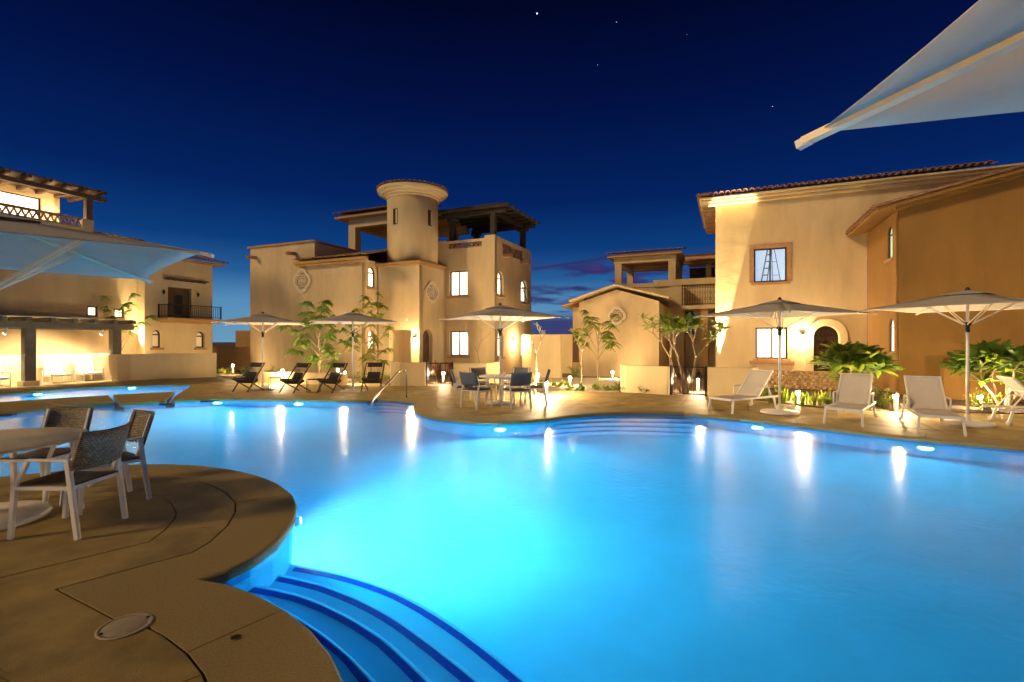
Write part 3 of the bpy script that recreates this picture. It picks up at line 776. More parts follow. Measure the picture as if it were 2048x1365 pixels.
x, y = 13.6, 11.6; bollard(x, y, .42, 120, 'glowing bollard right of the last lounger')

# ------------------------------------------------------------------ gabled house behind
L = House('gabled_house', 'low gabled ochre house with a roof terrace behind the feathery tree', 'house', -4, 25)
q = MB(); q.wall(vplane(23), [(-6.66, -.1), (-2.94, -.1), (-2.94, 3.45), (-4.85, 4.05), (-6.66, 3.5)], (), .25); L.p('wall', q, stucco)
q = MB(); q.box(-6.65, -2.95, 23.26, 27.8, -.1, 3.4); L.p('wall', q, stucco)
q = MB()
for s_, (u0, z0), (u1, z1) in ((1, (-7.05, 3.52), (-4.85, 4.19)), (2, (-4.85, 4.19), (-2.45, 3.52))):
    q.add([(u0, 22.6, z0), (u1, 22.6, z1), (u1, 22.6, z1+.09), (u0, 22.6, z0+.09), (u0, 27.9, z0), (u1, 27.9, z1), (u1, 27.9, z1+.09), (u0, 27.9, z0+.09)], [(3,2,1,0),(4,5,6,7),(0,1,5,4),(1,2,6,5),(2,3,7,6),(3,0,4,7)])
L.p('gable_roof', q, stucco_w, bevel=.02)
q = MB(); q.box(-7.15, -6.66, 23.6, 27, -.1, 3.3); L.p('wall', q, stucco)
q = MB(); q.add([(-7.6, 23.2, 3.30), (-6.5, 23.2, 3.62), (-6.5, 27, 3.62), (-7.6, 27, 3.30), (-7.6, 23.2, 3.40), (-6.5, 23.2, 3.72), (-6.5, 27, 3.72), (-7.6, 27, 3.40)], [(3,2,1,0),(4,5,6,7),(0,1,5,4),(1,2,6,5),(2,3,7,6),(3,0,4,7)]); L.p('side_roof', q, stucco_x)
quatrefoil(L, vplane(23), -4.82, 2.83, .42, .42)
q = MB(); q.box(-7.14, -6.7, 23.55, 23.59, .6, 2.1); L.p('dark_doorway', q, plank_m)
q = MB(); q.box(-6.3, 1.0, 28, 33, -.1, 4.62); L.p('wall', q, stucco)
q = MB(); q.box(-3.85, 1.0, 27.85, 28.1, 4.63, 4.98); q.box(-6.3, -3.86, 27.95, 28.15, 4.63, 4.85); L.p('parapet', q, stucco)
for u, v in ((-5.82, 28.2), (-2.9, 28.2), (-5.82, 31.8), (-2.9, 31.8)):
    q = MB(); q.box(u-.19, u+.19, v-.19, v+.19, 4.86 if v < 30 else 4.63, 6.03); L.p('column', q, stucco)
q = MB(); q.box(-6.05, -2.68, 27.99, 28.42, 6.035, 6.34); q.box(-6.05, -2.68, 31.6, 32.0, 6.035, 6.34); q.box(-6.05, -5.65, 28.43, 31.59, 6.035, 6.34); q.box(-3.1, -2.68, 28.43, 31.59, 6.035, 6.34); L.p('beam', q, stucco)
q = MB(); q.box(-6.38, -2.32, 27.65, 32.3, 6.345, 6.43); q.box(-6.28, -2.42, 27.75, 32.2, 6.435, 6.52); L.p('cornice', q, stucco_x, bevel=.02)
L.p('roof_tiles', corr((-6.45, 27.55, 6.58), (1, 0, 0), 4.2, (0, 2.4, .38), 4), terra, kind='stuff')
for u in (-1.05, .6): q = MB(); q.box(u-.13, u+.13, 28.0, 28.26, 4.99, 5.75); L.p('pergola_post', q, wood)
q = MB(); q.box(-2.3, 1.2, 28.0, 28.2, 5.755, 5.95); L.p('pergola_beam', q, wood)
for k in range(7):
    q = MB(); v = 27.6 + k*.5; q.box(-2.2, 1.2, v-.05, v+.05, 5.96, 6.12); L.p('rafter', q, stone)
q = MB(); q.box(-2.2, 1.2, 27.5, 31.4, 6.124, 6.2); q.box(-2.2, 1.2, 30.9, 31.2, 4.7, 5.95); L.p('roof_boards', q, wood)
q = MB(); q.wall(vplane(27.84), rect(-.75, .6, 4.99, 5.6), (), .02); L.p('window', q, glassd)
# balcony
q = MB(); q.box(-2.3, .4, 26.0, 28, 3.24, 3.42); L.p('balcony_slab', q, stucco, bevel=.02)
q = MB(); q.box(-2.94, -2.2, 27.0, 28, -.1, 4.5); L.p('wall', q, stucco)
q = MB(); q.wall(vplane(27.98), arch(-2.85, -1.75, 2.0, 3.5), (), .012); L.p('arched_window', q, glassd)
def railing(H, pa, pb, z0, z1, scroll=True, name='railing', gap=.115):
    q = MB(); pa = Vector(pa); pb = Vector(pb); D = pb-pa; Lg = D.length; d = D/Lg
    q.bar(pa + Vector((0, 0, z1)), pb + Vector((0, 0, z1)), .04, .03); q.bar(pa + Vector((0, 0, z0+.06)), pb + Vector((0, 0, z0+.06)), .03)
    if scroll: q.bar(pa + Vector((0, 0, z1-.16)), pb + Vector((0, 0, z1-.16)), .02)
    q.bar(pa + Vector((0, 0, z0)), pa + Vector((0, 0, z1+.03)), .05); q.bar(pb + Vector((0, 0, z0)), pb + Vector((0, 0, z1+.03)), .05)
    o = H.p(name, q, iron); q = MB(); m = int(Lg/gap)
    for k in range(1, m):
        p = pa + d*(Lg*k/m); q.bar(p + Vector((0, 0, z0+.06)), p + Vector((0, 0, z1-.01)), .016)
        if scroll and k % 2:
            for zc in (z0+.32, z0+.62):
                q.tube([p + d*(.055*math.cos(t)) + Vector((0, 0, zc+.075*math.sin(t))) for t in [2*PI*i/10 for i in range(11)]], .009, 5, False)
    H.p('baluster', q, iron, o, kind='stuff'); return o
railing(L, (-2.2, 26.08, 0), (.3, 26.08, 0), 3.43, 4.45)
q = MB(); q.box(-1.35, -1.0, 26.2, 26.55, -.1, 3.23); L.p('column', q, stucco_x)
q = MB(); q.box(-.9, .5, 27.0, 27.2, .9, 1.4); L.p('low_wall', q, stucco)

# ------------------------------------------------------------------ right house
R_ = House('ochre_house', 'large two-storey house with ochre gable wing behind the right-hand loungers', 'house', 5, 22)
fn = vplane(22.5)
q = MB(); q.wall(fn, [(-.57, -.1), (4.74, -.1), (4.74, 5.6), (13, 5.6), (13, 7.5), (-.57, 7.5)], [rect(.95, 2.10, .93, 2.20), rect(.89, 2.08, 4.05, 5.43), arch(2.98, 3.86, .0, 2.25)], .3); R_.p('wall', q, stucco)
q = MB(); q.box(-.565, 4.7, 23.6, 29, -.1, 7.45); q.box(4.71, 12.9, 23.6, 29, 5.6, 7.45); q.box(-.565, .6, 22.82, 23.58, -.1, 7.45); q.box(2.4, 4.7, 22.82, 23.58, 2.6, 7.45); q.box(4.1, 4.7, 22.82, 23.58, -.1, 2.59); R_.p('wall', q, stucco_w)
q = MB(); q.box(.61, 2.39, 22.95, 23.58, -.1, 3.3); R_.p('wall', q, stucco_w)
window(R_, fn, .95, 2.10, .93, 2.20)
q = MB(); q.box(.72, 2.33, 22.40, 22.497, .72, .84); R_.p('stone_band', q, stone, bevel=.01)
w = window(R_, fn, .89, 2.08, 4.05, 5.43, glow=glow_b, surround=.17, open_=True, rec=.10)
q = MB(); q.box(.7, 2.3, 23.55, 23.575, 3.7, 5.8); R_.p('lit_room_wall', q, glow_b, w)
gp = bpy.data.materials.new('window_glass'); gp.use_nodes = True; b_ = gp.node_tree.nodes['Principled BSDF']; b_.inputs['Roughness'].default_value = .02; b_.inputs['Alpha'].default_value = .12
q = MB(); q.wall(vplane(22.66), rect(.9, 2.07, 4.06, 5.42), (), .006); R_.p('pane', q, gp, w)
# step ladder in the lit upper room
e = empty('step_ladder', W(1.5, 23.05, 3.31), TH, 'metal step ladder standing inside the lit upper window', 'ladder')
alu = mat('ladder_metal', (.22, .27, .34), .5)
q = MB(); q.bar((-.45, 0, 0), (-.03, .02, 2.45), .05); q.bar((-.2, 0, 0), (.10, .02, 2.45), .04); q.build('front_rails', alu, e)
q = MB(); q.bar((.15, .2, 0), (.06, .05, 2.45), .03); q.bar((.55, .2, 0), (.12, .05, 2.45), .03); q.build('rear_rails', alu, e)
for k in range(8):
    z = .25+k*.28; t = z/2.45; q = MB(); q.bar((-.45+.42*t, .01, z), (-.2+.30*t, .01, z), .045); q.build('tread', alu, e)
    if k % 2: q = MB(); q.bar((.15-.09*t, .18, z), (.55-.43*t, .18, z), .02); q.build('brace', alu, e)
# arch moulding and door
q = MB(); q.wall(lambda a, b, t: fn(a, b, t-.10), arch(2.72, 4.12, .02, 2.52, 20), [arch(2.985, 3.855, .03, 2.245, 20)], .14); R_.p('arch_moulding', q, stucco_w, bevel=.015)
q = MB(); q.wall(vplane(23.25), arch(2.9, 3.95, -.05, 2.4), (), .05); d = R_.p('arched_door', q, plank_m)
for k in range(5):
    for j in range(4):
        q = MB(); q.lathe([(.001, .035), (.035, .015), (.04, 0)], n=8); o = q.build('door_stud', bronze, d); o.rotation_euler = (PI/2, 0, 0); o.location = (3.2+k*.13-5, 23.245-22, 1.1+j*.26)
# cornice, roof, rafters under the left eave
q = MB(); q.box(-1.18, 13, 21.92, 22.49, 7.53, 7.60); q.box(-1.05, 13, 22.05, 22.49, 7.44, 7.527); q.box(-.85, 13, 22.25, 22.49, 7.34, 7.437); R_.p('cornice', q, stucco_w, bevel=.02)
q = MB(); q.box(-1.2, -.575, 22.5, 29, 7.53, 7.60); R_.p('soffit', q, stucco_w)
for k in range(9): q = MB(); q.box(-1.12, -.58, 23.3+k*.62, 23.42+k*.62, 7.38, 7.525); R_.p('rafter', q, stone, bevel=.01)
R_.p('roof_tiles', corr((-1.2, 21.95, 7.68), (1, 0, 0), 9.5, (0, 4.5, 1.15), 4), terra, kind='stuff')
tile_row(R_, (-1.2, 21.78, 7.66), (1, 0, 0), 9.4, (0, 1, .25))
tile_row(R_, (-1.28, 21.9, 7.66), (0, 1, 0), 6.5, (1, 0, .12))
# protruding ochre wing
fs_ = uplane(4.75, 1)
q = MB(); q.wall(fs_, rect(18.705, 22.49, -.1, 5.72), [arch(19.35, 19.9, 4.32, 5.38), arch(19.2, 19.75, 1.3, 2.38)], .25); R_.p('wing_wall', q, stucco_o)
for z0, z1, a0, g in ((4.32, 5.38, 19.35, glow_g), (1.3, 2.38, 19.2, glow_w)): window(R_, fs_, a0, a0+.55, z0, z1, 'arch', glow=g, rec=.02, fw=.03)
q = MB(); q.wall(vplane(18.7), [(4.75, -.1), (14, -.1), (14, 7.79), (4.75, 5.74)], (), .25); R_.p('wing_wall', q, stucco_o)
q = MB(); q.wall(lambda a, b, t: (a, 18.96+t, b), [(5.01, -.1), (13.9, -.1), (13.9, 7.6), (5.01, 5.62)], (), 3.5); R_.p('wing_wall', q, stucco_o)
sl = .222
def slopebox(u0, u1, v0, v1, z, th, zo=4.75):
    a = z + (u0-zo)*sl; b = z + (u1-zo)*sl
    q = MB(); q.add([(u0, v0, a), (u1, v0, b), (u1, v1, b), (u0, v1, a), (u0, v0, a+th), (u1, v0, b+th), (u1, v1, b+th), (u0, v1, a+th)], [(3,2,1,0),(4,5,6,7),(0,1,5,4),(1,2,6,5),(2,3,7,6),(3,0,4,7)]); return q
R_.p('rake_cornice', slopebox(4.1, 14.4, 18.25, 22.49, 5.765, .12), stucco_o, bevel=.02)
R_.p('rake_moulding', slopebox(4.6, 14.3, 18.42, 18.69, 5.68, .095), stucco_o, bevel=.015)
for k in range(22):
    R_.p('rake_tile', slopebox(4.0+k*.46, 4.0+k*.46+.48, 18.16, 18.42, 5.888+(k % 2)*.006, .075), terra, bevel=.03)
tile_row(R_, (4.02, 18.4, 5.74), (0, 1, 0), 3.9, (1, 0, .222))
q = MB()
q = slopebox(4.05, 14.4, 18.43, 24, 5.886, .05); R_.p('roof_tiles', q, terra)
# terrace wall between pool garden and wing
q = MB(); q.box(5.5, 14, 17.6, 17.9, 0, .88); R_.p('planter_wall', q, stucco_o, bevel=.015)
wall_lamp(W(2.62, 22.49, 1.82), uvrot(0, -1), 130, 'glowing lantern left of the large arched doorway')
R_.light('SPOT', -.46, 22.41, .80, 24000, (1, .80, .42), radius=.04, spot=17, aim=(.085, .015, 1), blend=.25)
R_.light('SPOT', .3, 21.2, .3, 260, (1, .74, .38), radius=.04, spot=42, aim=(-.10, .28, 1), blend=.5)
# cobble-faced planter at its foot
cob = House('stone_planter', 'planter wall faced with warm river stones under the lit ground-floor window', 'planter', 2.2, 19.5)
q = MB(); q.box(.9, 4.3, 19.4, 19.7, 0, .62); cob.p('wall', q, stucco_x)
sts = []
for k in range(3):
    rnd = random.Random(k); bm = bmesh.new(); bmesh.ops.create_icosphere(bm, subdivisions=1, radius=1)
    for v_ in bm.verts: v_.co *= rnd.uniform(.85, 1.1)
    me = bpy.data.meshes.new('stone'); bm.to_mesh(me); bm.free(); me.materials.append(river); me.polygons.foreach_set('use_smooth', [True]*len(me.polygons)); sts.append(me)
for i in range(21):
    for j in range(5):
        o = bpy.data.objects.new('stone', random.choice(sts)); link(o, cob.r)
        o.location = (.98+i*.163+(j % 2)*.08-2.2+random.uniform(-.02, .02), 19.40-19.5, .07+j*.122)
        o.scale = (random.uniform(.07, .095), .06, random.uniform(.05, .066)); o.rotation_euler.y = random.uniform(-.3, .3)

# ------------------------------------------------------------------ left house and bar pergola
A = House('balcony_house', 'pale house with balcony and rooftop timber pergola at the left', 'house', -27, 12)
fl = uplane(-26)
q = MB(); q.wall(fl, [(4, -.1), (14.3, -.1), (14.3, 6.3), (12.56, 6.6), (12.56, 7.02), (12.14, 7.02), (12.14, 6.62), (4, 6.62)], [rect(12.3, 12.7, 2.75, 3.2), rect(13.34, 13.76, 2.73, 3.15)], .25); A.p('wall', q, stucco)
q = MB(); q.box(-32, -26.26, 4, 14.25, -.1, 6.2); q.box(-28.8, -28.0, 12.0, 12.2, 6.21, 8.2); A.p('wall', q, stucco)
for a0, a1, z0, z1 in ((12.3, 12.7, 2.75, 3.2), (13.34, 13.76, 2.73, 3.15)): window(A, fl, a0, a1, z0, z1, sill=False, mull=a0+.01, rec=.05)
lattice(A, uplane(-25.97), 4.2, 12.1, 6.62, 7.06)
q = MB(); q.wall(uplane(-28), [(4, 6.2), (12.2, 6.2), (12.2, 8.3), (4, 8.3)], [rect(8.4, 9.9, 6.9, 8.0), rect(10.0, 11.55, 6.9, 8.0)], .2); A.p('wall', q, stucco_w)
for a0, a1 in ((8.4, 9.9), (10.0, 11.55)): window(A, uplane(-28), a0, a1, 6.9, 8.0, sill=False, mull=a0+.02)
A.light('POINT', -27.5, 11.9, 7.25, 110, WARM, radius=.06)
A.light('POINT', -27.4, 9.4, 7.3, 90, WARM, radius=.06)
for v in (12.35, 8.3): q = MB(); q.box(-26.15, -25.9, v-.12, v+.12, 7.03 if v > 12 else 6.62, 7.95); A.p('pergola_post', q, wood)
q = MB(); q.box(-26.12, -25.94, 4, 13.0, 7.955, 8.14); A.p('pergola_beam', q, wood)
for k in range(13):
    v = 5.0+k*.64; q = MB(); q.box(-28.3, -25.4, v-.07, v+.07, 8.145, 8.30); A.p('rafter', q, wood, bevel=.02)
A.p('roof_boards', (lambda q: q.box(-28.3, -25.6, 4, 12.9, 8.305, 8.34))(MB()), wood)
q = MB(); q.box(-26.5, -25.75, 12.57, 14.35, 6.32, 6.40); A.p('cornice', q, stucco_x)
A.p('roof_tiles', corr((-25.62, 12.5, 6.42), (0, 1, 0), 2.0, (-3, 0, .6), 3), terra, kind='stuff')
# stepped-out part with the balcony
f2 = uplane(-25.4)
hs = [rect(15.36, 16.52, 2.80, 4.34), arch(14.65, 15.05, 1.33, 2.18), arch(16.78, 17.22, 1.30, 2.14)]
q = MB(); q.wall(f2, rect(14.3, 17.65, -.1, 5.68), hs, .25); A.p('wall', q, stucco_w)
q = MB(); q.box(-29, -25.66, 14.31, 17.64, -.1, 5.6); q.box(-25.655, -25.41, 14.305, 14.5, -.1, 5.66); A.p('wall', q, stucco_w)
q = MB(); q.box(-29, -25.0, 14.2, 18.1, 5.69, 5.80); A.p('cornice', q, stucco_x, bevel=.02)
A.p('roof_tiles', corr((-24.95, 14.1, 5.88), (0, 1, 0), 4.1, (-3, 0, .7), 3), terra, kind='stuff')
tile_row(A, (-24.9, 14.15, 5.84), (0, 1, 0), 4.0, (-1, 0, .23))
for a0, a1, z0, z1 in ((14.65, 15.05, 1.33, 2.18), (16.78, 17.22, 1.30, 2.14)): window(A, f2, a0, a1, z0, z1, 'arch', glow=mat('blind_pane', (.6, .48, .3), .7, emis=((1, .7, .35), .35)))
q = MB(); q.wall(uplane(-25.55), rect(15.37, 16.51, 2.79, 4.33), (), .05); d = A.p('balcony_door', q, plank_m)
q = MB(); q.wall(uplane(-25.53), arch(15.75, 16.15, 3.0, 4.0), (), .02); A.p('door_glass', q, glassd, d)
q = MB(); q.box(-25.38, -24.5, 14.85, 17.6, 2.62, 2.78); q.box(-25.38, -24.6, 14.95, 17.5, 2.54, 2.615); A.p('balcony_slab', q, stucco_x, bevel=.02)
railing(A, (-24.55, 14.9, 0), (-24.55, 17.52, 0), 2.79, 3.42, False, gap=.10)
railing(A, (-25.35, 14.9, 0), (-24.58, 14.9, 0), 2.79, 3.42, False, gap=.10)
for v in (15.1, 16.8): q = MB(); q.lathe([(.02, -.12), (.06, -.02), (.06, .06), (.01, .12)], (-25.28, v, 4.05), 8, False); A.p('unlit_lantern', q, iron)
for k in range(7): q = MB(); q.bar((-25.39, 15.2+k*.3, 4.72), (-25.0, 15.2+k*.3, 4.66), .07); A.p('canopy_bracket', q, wood)
q = MB(); q.box(-25.1, -24.95, 15.1, 17.15, 4.70, 4.76); A.p('canopy_rail', q, wood)
A.light('SPOT', -25.62, 14.08, 1.0, 2600, (1, .78, .42), radius=.05, spot=40, aim=(-.03, .10, 1), blend=.5)
A.light('POINT', -25.0, 13.7, 1.25, 60, WARM, radius=.1)

B = House('bar_pergola', 'long low grey timber pergola on square posts beyond the small pool', 'pergola', -24.5, 9)
grey = mat('grey_green_timber', (.14, .12, .085), .7, bump=[(20, .3, .005)], var=(4, .15))
for v in (6.6, 9.4, 12.2):
    q = MB(); q.box(-23.86, -23.54, v-.16, v+.16, .18, 2.12); po = B.p('post', q, grey, bevel=.01)
    q = MB(); q.box(-23.94, -23.46, v-.24, v+.24, 0, .178); B.p('post_base', q, stucco_w, po, bevel=.015)
q = MB(); q.box(-23.83, -23.57, 3.5, 12.85, 2.125, 2.36); B.p('front_beam', q, grey)
q = MB(); q.box(-25.85, -25.65, 3.5, 12.85, 2.125, 2.36); B.p('rear_beam', q, grey)
for k in range(14): v = 3.8+k*.69; q = MB(); q.box(-25.95, -23.4, v-.07, v+.07, 2.363, 2.53); B.p('rafter', q, grey)
q = MB(); q.box(-25.95, -23.45, 3.5, 12.8, 2.535, 2.57); B.p('roof_boards', q, stucco_w)
for v in (8.9, 11.9):
    q = MB(); q.tube([(-23.95, v, 2.12), (-23.95, v, 2.0), (-24.0, v-.05, 1.93)], [.02, .05, .07], 10); sp = B.p('bullet_lamp', q, white)
    q = MB(); q.tube([(-24.0, v-.05, 1.928), (-24.01, v-.06, 1.915)], [.06, .055], 10); B.p('lens', q, bulbm, sp)
    B.light('SPOT', -24.05, v-.07, 1.88, 560, (1, .80, .50), radius=.06, spot=120, aim=(-.5, -.1, -1), blend=.7)
B.light('SPOT', -24.1, 10.5, 2.05, 520, (1, .80, .50), radius=.06, spot=130, aim=(-.6, 0, -1), blend=.7)
q = MB(); q.box(-25.0, -24.7, 8.25, 8.62, 0, 2.12); B.p('column', q, stucco_w)

# ------------------------------------------------------------------ garden walls and gates
def garden_wall(pts, h, th, label, cap=True, m=None):
    e = empty('garden_wall', (*pts[0], 0), 0, label, 'garden wall'); q = MB()
    pl = [Vector(p) for p in pts]; lf = []; rt = []
    for i, p in enumerate(pl):
        d = (pl[min(i+1, len(pl)-1)] - pl[max(0, i-1)]).normalized(); nn = Vector((-d.y, d.x)); lf.append(p + nn*th/2); rt.append(p - nn*th/2)
    k = len(pl); vs = []
    for P in (lf, rt):
        for z in (-.02, h): vs += [(p.x-pl[0].x, p.y-pl[0].y, z) for p in P]
    a, b, c, d_ = 0, k, 2*k, 3*k
    fs = []
    for i in range(k-1): fs += [(a+i, a+i+1, b+i+1, b+i), (c+i, d_+i, d_+i+1, c+i+1), (b+i, b+i+1, d_+i+1, d_+i)]
    fs += [(a, b, d_, c), (a+k-1, c+k-1, d_+k-1, b+k-1)]
    q.add(vs, fs); q.build('wall', m or stucco_w, e, bevel=.02)
    return e
def gpt(px, py): return G(px, py)
def uv(u, v): w_ = W(u, v); return (w_.x, w_.y)
garden_wall([uv(-24.9, 3), uv(-24.9, 12.0)], 1.1, .2, 'brightly lit low white wall behind the bar pergola posts')
garden_wall(catmull([uv(-24.9, 12.02), uv(-23.3, 12.15), uv(-22.7, 13.2), uv(-22.2, 14.3), uv(-21.85, 15.35)], .4), 1.1, .2, 'long pale low wall curving from the pergola towards the tower house')
garden_wall(catmull([(-4.5, 18.9), (-4.45, 18.35), (-4.1, 18.2), (-3.2, 18.2)], .2), .86, .2, 'low wall left of the iron gate behind the dining table')
garden_wall([(-2.15, 18.15), (-1.0, 18.1), (-.58, 19.4)], .84, .2, 'low wall right of the iron gate behind the dining table')
garden_wall(catmull([(3.75, 16.6), (3.68, 16.1), (3.95, 15.8), (4.83, 15.15)], .2), .87, .2, 'low wall left of the wider iron gate beside the big plumeria')
garden_wall([(5.82, 14.6), (6.75, 13.95), (7.25, 14.7)], .88, .2, 'low wall right of the wider iron gate behind the first lounger')
garden_wall([gpt(520, 765), gpt(600, 766), gpt(690, 770)], .42, .3, 'bright low planter wall behind the rope chairs')
garden_wall([uv(-8.3, 21), uv(-6.9, 21)], 1.9, .3, 'tall stepped wall between tower house and gabled house')
garden_wall([uv(-10.2, 24.5), uv(-7.4, 24.5)], 2.0, .3, 'tall wall in shade behind the bare plumeria')
garden_wall([uv(-29, 19.5), uv(-24.4, 19.5)], 1.3, .4, 'ochre boundary wall between balcony house and tower house', m=stucco_x)
garden_wall([uv(-28.5, 21.5), uv(-25.8, 21.5)], 2.3, .4, 'taller ochre wall behind the ochre boundary wall', m=stucco_x)
def gate(p0, p1, z0, z1, label):
    p0 = Vector(p0); p1 = Vector(p1); D = p1-p0; w_ = D.length
    e = empty('iron_gate', (*p0, 0), math.atan2(D.y, D.x), label, 'gate', 'black iron double gates')
    q = MB(); q.box(-.03, .03, -.03, .03, 0, z1+.04); q.box(w_-.03, w_+.03, -.03, .03, 0, z1+.04); q.build('gate_post', iron, e)
    for a, b in ((.04, w_/2-.01), (w_/2+.01, w_-.04)):
        q = MB(); q.bar((a, 0, z1), (b, 0, z1), .035); q.bar((a, 0, z0), (b, 0, z0), .035); q.bar((a+.015, 0, z0), (a+.015, 0, z1), .03); q.bar((b-.015, 0, z0), (b-.015, 0, z1), .03)
        lf = q.build('gate_leaf', iron, e)
        k = 6
        for i in range(1, k):
            x = a + (b-a)*i/k; q = MB(); q.bar((x, 0, z0), (x, 0, z1 if i % 2 else z1-.22), .014); q.build('bar', iron, lf)
gate((-3.14, 18.2), (-2.2, 18.17), .07, .83, 'narrower black iron gate behind the dining table')
gate((4.88, 15.12), (5.77, 14.65), .06, .86, 'wider black iron gate beside the big plumeria')

# ================================================================== UMBRELLAS
def make_umbrella():
    r = empty('pool_umbrella')
    hs, rim, top = 1.40, 2.50, 2.86                       # half side, rim height, apex height
    q = MB(); q.lathe([(.03, .05), (.03, 2.80)], n=12); q.build('pole', white, r)
    q = MB(); q.lathe([(.44, 0), (.45, .02), (.43, .055), (.12, .085), (.05, .10), (.05, .22)], n=32); q.build('base', white, r)
    q = MB(); q.lathe([(.055, 2.12), (.075, 2.13), (.075, 2.19), (.05, 2.20)], n=14); q.lathe([(.042, 1.98), (.042, 2.119)], n=12); h = q.build('hub', blackp, r)
    q = MB(); q.lathe([(.03, 2.85), (.055, 2.87), (.045, 2.92), (.02, 2.95)], n=10); q.build('finial', blackp, r)
    cor = [(-hs, -hs), (hs, -hs), (hs, hs), (-hs, hs)]
    k = 10
    for s_ in range(4):
        a, b = Vector((*cor[s_], rim)), Vector((*cor[(s_+1) % 4], rim)); ap = Vector((0, 0, top))
        q = MB(); vs = []; fs = []; idx = {}
        for i in range(k+1):
            for j in range(i+1):
                f = j/i if i else 0; t = i/k
                p = ap.lerp(a.lerp(b, f), t); bow = 4*f*(1-f)
                inw = (a+b)/2 - Vector((0, 0, rim)); inw.normalize()
                p -= inw*(.07*bow*t*t); p.z -= .035*bow*t*(1-t)*2 - .012*math.sin(9*f+s_)*t*t*.4
                idx[i, j] = len(vs); vs.append(p)
        for i in range(k):
            for j in range(i+1):
                fs.append((idx[i, j], idx[i+1, j], idx[i+1, j+1]))
                if j < i: fs.append((idx[i, j], idx[i+1, j+1], idx[i, j+1]))
        q.add(vs, fs, True); q.build('canopy_panel', canvas, r, solid=.004)
    q = MB(); hh = .36
    q.add([(-hh, -hh, top-.07), (hh, -hh, top-.07), (hh, hh, top-.07), (-hh, hh, top-.07), (0, 0, top+.035)], [(0, 1, 4), (1, 2, 4), (2, 3, 4), (3, 0, 4)]); q.build('vent_flap', canvas, r, solid=.004)
    for x, y in cor:
        d = Vector((x, y, 0)).normalized(); s2 = Vector((-d.y, d.x, 0))
        tip = Vector((x, y, rim-.012)); st = Vector((0, 0, top-.035))
        q = MB(); q.bar(st + d*.05, tip + d*.06 + Vector((0, 0, -.012)), .044, .030); rb = q.build('rib', ribm, r)
        q = MB(); q.bar(tip + d*.035 + Vector((0, 0, -.01)), tip + d*.085 + Vector((0, 0, -.022)), .036, .034); q.build('rib_tip', white, rb)
        jn = st.lerp(tip, .47)
        for o_ in (-.035, .035): q = MB(); q.bar(d*.06 + s2*o_ + Vector((0, 0, 2.15)), jn + s2*o_*.6 - Vector((0, 0, .02)), .014, .02); q.build('strut', ribm, rb)
    return r
U0 = make_umbrella()
G_U = 'square pool umbrellas with white poles'
for i, (x, y, rz, sc_, lb) in enumerate((
        (-8.55, 16.9, 22, .90, 'leftmost far umbrella above the first rope chair'),
        (-5.22, 16.15, 22, .90, 'far umbrella above the rope chairs in front of the feathery trees'),
        (-.31, 13.0, 24, .90, 'umbrella shading the six-chair dining table on the peninsula'),
        (6.14, 11.3, 22, .90, 'umbrella with a round base between the first two loungers'),
        (9.02, 9.75, 30, .92, 'umbrella on the right behind the lounger in front of the plumeria'),
        (-4.82, 4.50, 45, 1.012, 'umbrella over the round table in the left foreground, seen from below'),
        (2.43, .34, -10.4, 1.035, 'umbrella whose pale corner fills the top right of the view'))):
    o = U0 if i == 0 else copy_tree(U0)
    o.location = (x, y, 0); o.rotation_euler.z = math.radians(rz); o.scale = (sc_,)*3
    if y < 6: o.scale.z = sc_*.972
    tag(o, lb, 'umbrella', G_U)

